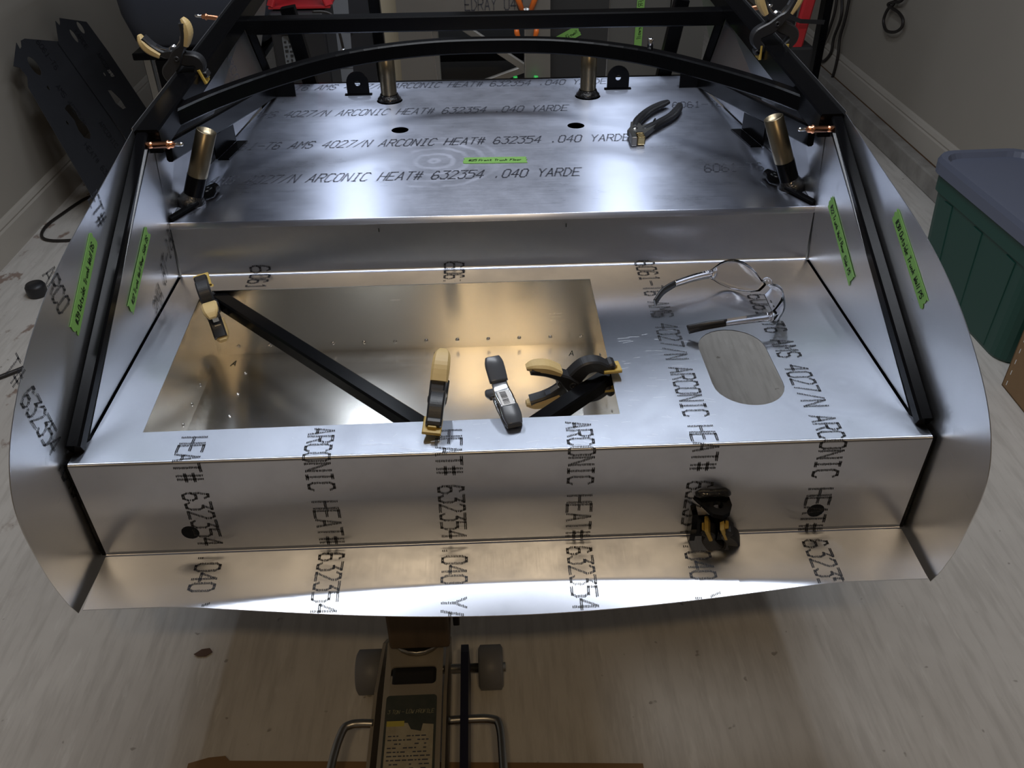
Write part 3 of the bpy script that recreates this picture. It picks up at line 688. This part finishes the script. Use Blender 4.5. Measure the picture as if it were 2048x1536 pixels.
# ------------------------------------------------------------------ safety glasses
gl = thing('safety_glasses', 'clear wraparound safety glasses with black temple tips on the trunk floor', 'glasses', (.40, .34, ZF))
H1, H2 = Vector((.366, .410, ZF+.030)), Vector((.428, .268, ZF+.030))
mid = (H1+H2)/2; ax = (H2-H1).normalized(); fw = Vector((-ax.y, ax.x, 0)); fw = fw if fw.x > 0 else -fw; hw = (H2-H1).length/2
def lens(s0, s1, top, bot, name):
    n = 14; m = 8; grid = []
    for i in range(n+1):
        q = s0+(s1-s0)*i/n; a = mid+ax*(hw*math.sin(q*PI/2)) ; depth = .052*math.cos(q*PI/2)**.75 if abs(q) < 1 else 0
        col = []
        tt = (q-s0)/(s1-s0); e = math.sin(PI*min(max(tt, .03), .97))**.45
        for j in range(m+1):
            f = j/m; zc = .5*(top+bot); z = zc+(f-.5)*(top-bot)*e
            bulg = .006*math.sin(PI*f)
            p = a+fw*(depth+bulg-.010*abs(f-.5)); col.append(Vector((p.x, p.y, ZF+z)))
        grid.append(col)
    rings = [c+[p-fw*.0022 for p in reversed(c)] for c in grid]
    mb = MB().loft(rings, True, True)
    return mb.build(name, GLASS, gl)
lens(-.97, -.05, .058, .002, 'lens'); lens(.05, .97, .058, .002, 'lens')
nb = mid+fw*.054
MB().tube(smooth_path([nb-ax*.010+Vector((0, 0, .006)), nb-ax*.004+Vector((0, 0, .014)), nb+ax*.004+Vector((0, 0, .014)), nb+ax*.010+Vector((0, 0, .006))], 4), .0028, 8).build('nose_bridge', GLASS, gl)
for Hh, tip, kk in ((H1, Vector((.258, .346, ZF+.022)), -1), (H2, Vector((.296, .262, ZF+.022)), 1)):
    d = tip-Hh; m1 = Hh+d*.30+Vector((0, 0, .003))+ax*kk*.006; m2 = Hh+d*.62+Vector((0, 0, .004))+ax*kk*.010
    def temple(pts, w0, w1, m, name):
        q = smooth_path(pts, 5); rings = []
        for i, p in enumerate(q):
            dd = (q[min(i+1, len(q)-1)]-q[max(i-1, 0)]).normalized(); sd = dd.cross(Vector((0, 0, 1))).normalized(); up = sd.cross(dd); h = w0+(w1-w0)*i/(len(q)-1)
            rings.append([p+sd*.0018+up*h, p-sd*.0018+up*h, p-sd*.0018-up*h, p+sd*.0018-up*h])
        return MB().loft(rings, True, True).build(name, m, gl)
    temple([Hh, m1, m2], .0075, .0055, GLASS, 'temple_arm')
    temple([m2-d*.02, Hh+d*.82+Vector((0, 0, .001))+ax*kk*.008, tip+Vector((0, 0, -.008))], .0058, .0072, PLA, 'temple_tip')
    MB().lathe(Hh-Vector((0, 0, .008)), (0, 0, 1), [(.0035, 0), (.004, .004), (.004, .012), (.003, .016)], 10).build('hinge', GLASS, gl)

# ------------------------------------------------------------------ floor jack with wooden block
jk = thing('floor_jack', 'silver low-profile floor jack with worn label under the trunk', 'jack', (-.165, .05, 0))
for x in (-.236, -.112):
    MB().plate([(-.62, .05), (.20, .03), (.235, .06), (.19, .105), (.05, .150), (-.62, .172)], [], lambda a, b, X=x: (X, a, b), .006).build('side_plate', JACKM, jk)
MB().plate([(-.224, -.62), (-.120, -.62), (-.120, .150), (-.224, .150)], [rrect(-.213, .055, -.131, .095, .008, 3)], lambda a, b: (a, b, .168-.06*max(0, b)), .004, (0, 0, 1)).build('top_plate', JACKM, jk)
MB().plate(rrect(-.216, -.60, -.128, .030, .006, 3), [], lambda a, b: (a, b, .1692), .0012, (0, 0, 1)).build('label_backing', mat('label_dark_green', (.035, .045, .04), .4, noise=((30, 30, 30), .5, (.09, .085, .07))), jk)
lb = MB().plate([(-.212, -.59), (-.132, -.59), (-.132, -.028), (-.150, -.026), (-.153, -.040), (-.170, -.036), (-.176, -.024), (-.212, -.022)], [], lambda a, b: (a, b, .1698), .0006, (0, 0, 1)).build('label_paper', mat('aged_paper', (.40, .36, .26), .6, noise=((40, 40, 40), .7, (.26, .22, .15))), jk)
MB().box((-.212, -.030, .1697), (-.182, -.020, .1701)).build('label_band', mat('label_yellow', (.45, .38, .07), .5), jk)
tx = hand_text(MB(), '3 TON - LOW PROFILE', (-.212, -.006, .1698), (1, 0, 0), (0, 1, 0), .0072, .0007).build('label_heading', mat('label_gold', (.35, .33, .2), .5), jk)
tl = MB(); rr = random.Random(9); y = -.048
while y > -.35:
    x = -.208
    while x < -.140:
        l = rr.uniform(.003, .010)
        if rr.random() > .15: tl.box((x, y-.0012, .1699), (min(x+l, -.136), y+.0010, .17005))
        x += l+.0022
    y -= .0072
tl.build('label_lines', INK2, jk)['kind'] = 'stuff'
MB().box((-.212, .02, .11), (-.132, .19, .150), bev=.006).build('lift_arm', PLA, jk)
MB().lathe((-.168, .165, .150), (0, 0, 1), [(.03, 0), (.05, .012), (.052, .024), (.046, .024), (.044, .014)], 20).build('saddle', STEEL, jk)
for x0, x1 in ((-.296, -.245), (-.058, -.010)):
    MB().lathe((x0, .170, .044), (1, 0, 0), [(.036, 0), (.043, .004), (.043, x1-x0-.004), (.036, x1-x0)], 28).build('front_wheel', GREYW, jk)
MB().tube([(-.30, .170, .044), (-.005, .170, .044)], .009, 12).build('axle', STEEL, jk)
for s, xs in ((-1, (-.238, -.277, -.290, -.312)), (1, (-.108, -.034, -.020, -.012))):
    MB().tube(smooth_path([(xs[0], -.010, .15), ((xs[0]+xs[1])/2, -.010, .152), (xs[1], -.012, .152), (xs[2], -.026, .152), ((xs[2]+xs[3])/2, -.09, .15), (xs[3], -.24, .14)], 5), .0072, 12).build('side_handle', STEEL, jk)
MB().plate([(-.62, .06), (.135, .05), (.155, .075), (.135, .165), (.115, .17), (-.62, .165)], [], lambda a, b: (-.073, a, b), .014).build('side_bar', mat('dark_blue_paint', (.012, .013, .03), .4), jk)
wb = tag(MB().box((-.217, .12, .176), (-.106, .215, .606), bev=.006).build('wood_block', WOOD), 'stained wooden block standing on the jack under the trunk lip', 'block')
tag(MB().box((-.100, .15, .20), (-.088, .205, .56), bev=.002).build('rubber_strip', PLA), 'black strip standing against the wooden block on the jack', 'strip')

# cardboard under the jack, box, tote
cb = MB().plate([(-.60, -.72), (.235, -.74), (.24, -.021), (-.52, .018), (-.53, .028), (-.56, .026), (-.595, .016)], [], lambda a, b: (a, b, .006), .005, (0, 0, 1)).build('cardboard_sheet', CARD)
tag(cb, 'flattened cardboard sheet on the floor under the jack', 'cardboard')
# cardboard box: its own axes
bo = thing('cardboard_box', 'brown cardboard box with a row of white staples at the right edge', 'box', (1.47, 1.09, 0))
ex = Vector((-.02, -1, 0)).normalized(); ey = Vector((1, -.02, 0)); O = Vector((1.470, 1.092, .0))
h = .20; lean = Vector((.0, .0, 1))
def q3(a, b, c): return O+ex*a+ey*b+lean*c
def slab(name, p, a, b, n, m=CARD): 
    return MB().loft([[p, p+a, p+a+b, p+b], [x+n*.004 for x in (p, p+a, p+a+b, p+b)]]).build(name, m, bo)
slab('side_panel', q3(0, 0, .001), ex*.42, lean*h, ey); slab('side_panel', q3(0, .36, .001), ex*.42, lean*h, ey)
slab('end_panel', q3(0, 0, .001), ey*.36, lean*h, ex); slab('end_panel', q3(.416, 0, .001), ey*.36, lean*h, ex)
slab('bottom_panel', q3(0, 0, .001), ex*.42, ey*.36, lean)
slab('flap', q3(0, .0, h), ex*.42, ey*.16+lean*.012, lean); slab('flap', q3(0, .36, h), ex*.42, -ey*.16+lean*.012, lean)
for i in range(5):
    p = q3(.02, -.0006, .022+.037*i); MB().box((-.0004, -.0012, -.007), (.0004, .0012, .007), Matrix.Translation(p)).build('staple', WHITE, bo)
# green tote with blue-grey lid
def rr_ring(o, ux, uy, lx, ly, r, z, n=5): return [Vector((o.x, o.y, z))+ux*a+uy*b for a, b in rrect(-lx/2, -ly/2, lx/2, ly/2, r, n)]
def tote(name, label, o, yaw, lx, ly, H, bodym, lidm, ribs=True):
    t = thing(name, label, 'storage bin', (o[0], o[1], o[2])); o = Vector(o); ux = Vector((math.cos(yaw), math.sin(yaw), 0)); uy = Vector((-ux.y, ux.x, 0)); z = o.z
    k = .86
    prof_ = [(k, 0), (k+.02, .01), (.95, H*.78), (.985, H*.785), (.99, H*.92), (1.0, H*.93), (1.0, H)]
    MB().loft([rr_ring(o, ux, uy, lx*s, ly*s, .06, z+hh) for s, hh in prof_], True, False).build('body', bodym, t)
    lp = [(1.005, H-.03), (1.05, H-.03), (1.055, H+.005), (1.03, H+.022), (.96, H+.022), (.93, H+.006), (.90, H+.006), (.5, H+.006)]
    MB().loft([rr_ring(o, ux, uy, lx*s, ly*s, .07, z+hh) for s, hh in lp], True, False).build('lid', lidm, t)
    if ribs:
        for f in (-.30, 0, .30):
            for sd in (-1, 1):
                p0 = o+ux*lx*f*.95*.9+uy*sd*ly*.5*.875; p1 = o+ux*lx*f*.95+uy*sd*ly*.5*.95
                MB().bar([p0+Vector((0, 0, .015)), p1+Vector((0, 0, H*.76))], .05, .006, uy, .002).build('rib', bodym, t)
    for sd in (-1, 1):
        MB().box((-.05, -.012, -.02), (.05, .012, .02), Matrix.Translation(o+uy*0+ux*sd*lx*.515+Vector((0, 0, H*.9)))@Matrix.Rotation(yaw+PI/2, 4, 'Z'), .006).build('handle', bodym, t)
    return t
tote('storage_tote', 'green plastic storage tote with blue-grey lid beside the right wall', (1.637, 1.48, 0), PI/2+.03, .66, .31, .405, GREEN, LIDM)

# ------------------------------------------------------------------ left side: leaning panels and cable
LN = Vector((.72, 0, .27)).normalized(); LO = Vector((-1.5, 0, 0)); LU = Vector((-.27, 0, .72)).normalized()
def leanmap(y, h, off=0): return LO+Vector((0, y, 0))+LU*h+LN*off
def lean_panel(label, pts, holes, off, txt):
    # pts given as (y, z) on the lean plane
    t = thing('leaning_panel', label, 'panel', (-1.62, 2.7, .3), 'sheet panels leaning on the left wall'); k = LU.z
    MB().plate([(y, z/k) for y, z in pts], [[(y, z/k) for y, z in h] for h in holes], lambda a, b: leanmap(a, b, off), .002, LN).build('sheet', A_DK, t)
    ik = MB()
    for s, y0, h0 in txt:
        dot_print(ik, s, 0, 0, .017, .034, lambda a, b, y0=y0, h0=h0: (leanmap(y0+b, h0-a, off+.0008), Vector((0, 1, 0))))
    ik.build('printed_lettering', INK, t); return t
lean_panel('front dark sheet panel with keyhole cut-outs leaning on the left wall',
           [(2.536, .648), (2.530, .626), (2.551, .630), (2.573, .646), (2.604, .645), (2.82, .578), (2.82, .01), (2.24, .01), (2.33, .14), (2.418, .520), (2.455, .545), (2.452, .580), (2.42, .595)],
           [circ(2.545, .560, .028, 20, .034), circ(2.535, .480, .008, 10), circ(2.50, .355, .008, 10),
            [(2.545, .395), (2.575, .40), (2.60, .395), (2.605, .365), (2.595, .335), (2.61, .305), (2.60, .275), (2.57, .262), (2.54, .28), (2.535, .31), (2.555, .345)]], 0,
           [('6061-T6', 2.66, .66), ('AMS 4027/N', 2.585, .50), ('HEAT# 632354', 2.50, .28), ('ARCONIC', 2.70, .30)])
lean_panel('rear dark sheet panel with round holes leaning on the left wall behind the first',
           [(2.887, .640), (2.895, .620), (2.915, .628), (2.931, .641), (3.122, .580), (3.143, .446), (3.16, .01), (2.83, .01), (2.80, .572)],
           [circ(2.95, .565, .016, 16, .026), circ(3.045, .575, .020, 16, .024), circ(2.99, .395, .008, 10), [(3.03, .40), (3.06, .395), (3.065, .365), (3.03, .37)],
            [(2.93, .345), (2.96, .335), (2.985, .29), (2.985, .25), (2.95, .255), (2.925, .29)]], .004,
           [('ARCONIC', 3.03, .50), ('YARDE', 2.97, .62)])
for s, pts, lb_ in ((.006, [(-1.66, 2.62, .006), (-1.70, 2.57, .006), (-1.735, 2.44, .006), (-1.758, 2.32, .006), (-1.735, 2.22, .006), (-1.66, 2.185, .006), (-1.52, 2.21, .006), (-1.40, 2.30, .006)], 'dark cable looping on the floor beside the left baseboard'),
                    (.007, [(-1.60, 1.22, .007), (-1.52, 1.255, .007), (-1.46, 1.30, .007), (-1.38, 1.38, .007), (-1.30, 1.50, .007)], 'short dark cable on the floor at the left edge')):
    tag(MB().tube(smooth_path(pts, 6), s, 8).build('floor_cable', CABLE), lb_, 'cable')
tag(MB().lathe((-1.575, 1.78, 0), (0, 0, 1), [(.03, 0), (.034, .01), (.034, .035), (.028, .045), (0, .046)], 18).build('rubber_puck', PLA), 'black round rubber puck on the floor behind the left curved panel', 'puck')
lf = MB().plate([(0, 0), (.014, .012), (.030, .014), (.038, .004), (.026, -.006), (.010, -.006)], [], lambda a, b: (-.648+a, .258+b, .004+.10*a*a), .0006, (0, 0, 1)).build('dry_leaf', LEAF)
tag(lf, 'small brown dry leaf on the floor left of the jack', 'leaf')
tag(MB().bar([(1.632, 2.262, .004), (1.672, 2.235, .004)], .008, .006).build('wood_chip', LEAF), 'small dark wood chip on the floor behind the right curved panel', 'chip')

# ------------------------------------------------------------------ right side: hanging cables, red stand
def cable(label, pts, r, kind='hanging_cable'): tag(MB().tube(smooth_path(pts, 6), r, 8).build(kind, CABLE), label, 'cable')
XW = 1.86
def W_(px, py, x=XW):
    d = AR*((px-1024)/FPX)+AU*(-(py-768)/FPX)+AF; return CPOS+d*((x-CPOS.x)/d.x)
cable('dark cable hanging down the right wall to a low loop', [W_(1700, -90), W_(1685, -30), W_(1683, 30), W_(1668, 75), W_(1662, 105), W_(1648, 122), W_(1641, 118), W_(1646, 92), W_(1660, 55), W_(1672, 10), W_(1682, -90)], .008)
cable('dark cable hanging down the right wall with its end near the floor', [W_(1712, -90), W_(1698, 0), W_(1690, 40), W_(1680, 75), W_(1676, 110), W_(1668, 145), W_(1658, 172)], .008)
cable('dark cable loop hanging high on the right wall', [W_(1830, -60), W_(1806, -2), W_(1786, 4), W_(1776, 9), W_(1784, 16), W_(1798, 26), W_(1806, 40), W_(1803, 55), W_(1790, 64), W_(1774, 62), W_(1768, 50), W_(1768, 36), W_(1776, 18), W_(1790, 2), W_(1800, -60)], .007)
rs_ = thing('red_stand', 'red tube standing in a black base against the right wall', 'stand', (1.25, 2.62, 0))
MB().bar([(1.232, 2.62, .54), (1.262, 2.64, .74), (1.32, 2.66, 1.02)], .046, .030, (0, 1, 0), .008).build('red_tube', RED, rs_)
MB().box((1.13, 2.60, .0), (1.30, 2.74, .555), bev=.012).build('base', PLA, rs_)
MB().box((1.12, 2.67, .55), (1.235, 2.76, 1.05), bev=.01).build('back_panel', PLA, rs_)
MB().bar([(1.12, 2.585, .69), (1.22, 2.582, .655), (1.32, 2.60, .645)], .003, .016).build('strap', PLA, rs_)
MB().box((1.335, 2.66, 0), (1.365, 2.72, 1.1), bev=.003).build('post', BLK, rs_)

# ------------------------------------------------------------------ background beyond the cross tube
bk = thing('tunnel_panel', 'upright aluminium panel with a flanged rectangular opening beyond the trunk', 'panel', (-.01, 2.0, .45))
bw = (-.187, .151, .828, .45)
MB().plate([(-.275, .38), (.215, .38), (.205, 1.0), (-.275, 1.0)], [[(-.150, .40), (.130, .40), (.126, .812), (-.172, .812)]], lambda a, b: (a, 2.0, b), .002, (0, -1, 0)).build('sheet', A_BG, bk)
for a, b in (((-.150, .40), (-.172, .812)), ((-.172, .812), (.126, .812)), ((.126, .812), (.130, .40))):
    MB().loft([[Vector((p[0], 1.999, p[1])), Vector((p[0], 2.05, p[1])), Vector((p[0]+.002, 2.05, p[1]+.002)), Vector((p[0]+.002, 1.999, p[1]+.002))] for p in (a, b)]).build('flange', A_SIDE, bk)
MB().bar([(-.16, 2.03, .40), (-.165, 2.03, .80)], .03, .012, (0, 1, 0)).build('inner_angle', A_BG, bk)
dot_print(MB(), 'EDRAY 040', -.06, .850, .0205, .034, lambda a, b: (Vector((a, 1.9985, b)), Vector((0, 0, 1)))).build('printed_lettering', INK2, bk)
BARE = mat('bare_tan_steel', (.50, .46, .40), .45, .3)
tx_ = thing('crossed_braces', 'crossed frame braces visible through the flanged opening', 'brace', (0, 2.3, .4))
MB().bar([(-.15, 2.22, .80), (.15, 2.22, .60)], .02, .024).build('brace_bar', BARE, tx_); MB().bar([(.16, 2.26, .60), (-.20, 2.26, .48)], .02, .024).build('brace_bar', BARE, tx_)
MB().bar([(-.3, 2.36, .76), (.3, 2.36, .76)], .03, .03).build('brace_bar', BLK, tx_); MB().bar([(-.3, 2.36, .63), (.3, 2.36, .63)], .05, .06).build('brace_bar', BLK, tx_); MB().bar([(-.3, 2.36, .46), (.3, 2.36, .46)], .05, .05).build('brace_bar', BLK, tx_)
MB().box((-.30, 2.44, .20), (.30, 2.445, .86)).build('darkening_backing', mat('backing_grey', (.075, .075, .075), .5), tx_)  # grey sheet added behind the opening to darken what shows through it
def dark_panel(name, label, x0, x1, z0, z1, y, m, tp=None, skew=0):
    t = thing(name, label, 'panel', ((x0+x1)/2, y, z0))
    MB().plate([(x0, z0), (x1, z0), (x1, z1), (x0+skew, z1)], [], lambda a, b: (a, y, b), .002, (0, -1, 0)).build('sheet', m, t)
    if tp: tape(t, tp[0], tp[1], (0, -1, 0))
    return t
DKS = mat('dark_grey_sheet', (.05, .05, .05), .5, .4); MDS = mat('mid_grey_sheet', (.13, .128, .12), .5, .4)
dark_panel('dark_panel', 'dark grey upright panel with a slanted green tape label beyond the trunk', .21, .40, .30, 1.0, 2.05, DKS, ([(.228, 2.048, .715), (.312, 2.048, .757), (.228, 2.048, .748)], 'FL Side Firewall'), -.02)
dark_panel('grey_panel', 'mid grey upright panel with a vertical green tape strip at right', .405, .72, .30, 1.0, 2.06, MDS, ([(.515, 2.058, .88), (.515, 2.058, .715), (.490, 2.058, .88)], 'FR Side Firewall'))
MB().bar([(.595, 2.05, .30), (.60, 2.05, 1.0)], .003, .003, (0, 1, 0)).build('seam', BLK, bpy.data.objects['grey_panel'])
dark_panel('tan_panel', 'tan flat board upright behind the left hinge ear', -.345, -.245, .05, .98, 2.08, mat('tan_board', (.36, .31, .22), .6))
def pincher(name, label, o, s, gm):
    t = thing(name, label, 'clamp', o); o = Vector(o)
    for k in (-1, 1):
        q = smooth_path([o+Vector((k*.006, 0, .0))*s, o+Vector((k*.030, -.002, -.018))*s, o+Vector((k*.032, -.003, -.045))*s, o+Vector((k*.022, -.004, -.070))*s], 4); rings = []
        MB().bar(q, .012*s, .008*s, (0, 1, 0), .002).build('jaw', STEEL, t)
        MB().tube([o+Vector((k*.032, -.004, -.040))*s, o+Vector((k*.031, -.004, -.052))*s, o+Vector((k*.022, -.005, -.080))*s], [.0075*s, .0085*s, .006*s], 10).build('dipped_tip', gm, t)
        MB().tube([o+Vector((k*.010, 0, .006))*s, o+Vector((k*.028, 0, .05))*s, o+Vector((k*.034, 0, .10))*s], [.008*s, .009*s, .007*s], 10).build('handle', gm, t)
    MB().lathe(o+Vector((0, -.002, 0)), (0, -1, 0), [(.022*s, 0), (.022*s, .004), (.006*s, .005), (.006*s, .008), (0, .008)], 16).build('pivot_plate', STEEL, t)
pincher('orange_clamp', 'steel pinch clamp with orange tips gripping the flanged opening', (.132, 1.992, .835), 1.0, ORANGE)
pincher('green_clamp', 'pinch clamp with lime green handle tips below the flanged opening', (.128, 1.97, .552), 1.0, LIME)
# curved dark bracket, post, hose and boxes
sb = thing('curved_bracket', 'dark curved steel bracket with two bolts beyond the left hinge ear', 'bracket', (-.36, 1.75, .7))
MB().plate([(-.40, .62), (-.37, .62), (-.335, .64), (-.325, .70), (-.325, .98), (-.385, .98)], [], lambda a, b: (a, 1.75, b), .004, (0, -1, 0)).build('plate', mat('dark_steel', (.06, .062, .07), .4, .6), sb)
for z in (.735, .86): MB().lathe((-.388, 1.746, z), (0, -1, 0), [(.007, 0), (.007, .003), (.004, .005), (0, .005)], 10).build('bolt', CHR, sb)
tag(MB().bar([(-.288, 1.62, .60), (-.300, 1.62, 1.02)], .030, .03).build('black_post', BLK), 'upright black post behind the left roll bar socket', 'post')
hs = thing('grease_hose', 'thin black hose ending in a silver tip behind the trunk hoop', 'hose', (-.42, 1.8, .8))
MB().tube(smooth_path([(-.50, 1.8, .90), (-.46, 1.8, .898), (-.437, 1.8, .88), (-.428, 1.8, .83), (-.424, 1.8, .795)], 5), .004, 8).build('hose', CABLE, hs)
MB().lathe((-.424, 1.8, .797), (0, 0, -1), [(.005, 0), (.008, .004), (.009, .03), (.008, .034), (0, .034)], 12).build('tip', CHR, hs)
ch = thing('black_charger', 'black box with a grey control panel behind the left rear post', 'charger', (-.60, 2.1, 0))
MB().box((-.70, 2.1, 0), (-.52, 2.32, .83), bev=.01).build('case', PLA, ch)
cp = MB().plate(rrect(-.665, .655, -.60, .76, .006, 2), [], lambda a, b: (a, 2.0985, b), .003, (0, -1, 0)).build('control_panel', mat('panel_grey', (.16, .17, .18), .5), ch)
mk = MB(); rr = random.Random(4)
for i in range(4):
    for j in range(6):
        x, z = -.660+.015*i, .665+.015*j; mk.box((x, 2.0950, z), (x+rr.uniform(.004, .011), 2.0970, z+rr.uniform(.003, .008)))
mk.build('panel_buttons', PLA, ch)['kind'] = 'stuff'
MB().lathe((-.63, 2.098, .80), (0, -1, 0), [(.035, 0), (.033, .02), (.02, .03), (0, .03)], 18).build('dial', PLA, ch)
js = thing('red_jack_stand', 'red steel jack stand at the top edge behind the cross tube', 'stand', (-.60, 2.2, .83))
for sx in (-1, 1):
    for sy in (-1, 1): MB().bar([(-.60+sx*.095, 2.21+sy*.07, .842), (-.60+sx*.03, 2.21+sy*.02, 1.0)], .03, .012, (sx, sy, 0)).build('leg', RED, js)
MB().lathe((-.60, 2.21, .97), (0, 0, 1), [(.035, 0), (.03, .08), (.022, .082), (.02, .14), (.03, .16), (.03, .165)], 14).build('column', RED, js)
MB().box((-.70, 2.13, .836), (-.50, 2.29, .842)).build('foot_ring', RED, js)
# far-left: dark blue-grey tote on a black stand
sd = thing('tote_stand', 'dark steel stand carrying the blue-grey tote at far left', 'stand', (-1.05, 2.6, 0))
for x in (-1.24, -.84):
    for y in (2.44, 2.80): MB().bar([(x, y, 0), (x, y, .61)], .03, .03).build('leg', STEEL if x < -1 else BLK, sd)
MB().box((-1.28, 2.40, .61), (-.80, 2.84, .635), bev=.004).build('top', BLK, sd)
MB().box((-1.20, 2.395, .50), (-1.10, 2.405, .61)).build('bracket', BLK, sd)
MB().bar([(-1.24, 2.44, .30), (-.84, 2.44, .30)], .025, .04).build('rail', STEEL, sd)
t2 = thing('storage_bin', 'dark blue-grey plastic bin at the top left behind the clamp', 'storage bin', (-1.03, 2.62, .635))
o = Vector((-1.03, 2.62, 0)); ux, uy = Vector((1, 0, 0)), Vector((0, 1, 0))
MB().loft([rr_ring(o, ux, uy, a, b, .09, z) for a, b, z in ((.42, .36, .636), (.50, .44, .665), (.54, .48, .76), (.57, .50, 1.05))], True, True).build('body', NAVY, t2)
MB().loft([rr_ring(o, ux, uy, a, b, .09, z) for a, b, z in ((.58, .51, 1.045), (.60, .53, 1.05), (.60, .53, 1.08), (.56, .50, 1.085))], True, False).build('lid', NAVY, t2)
tag(MB().box((-.715, 2.5, .0), (-.68, 2.9, 1.2), bev=.004).build('black_upright', BLK), 'black upright post behind the left cleco at the top edge', 'post')
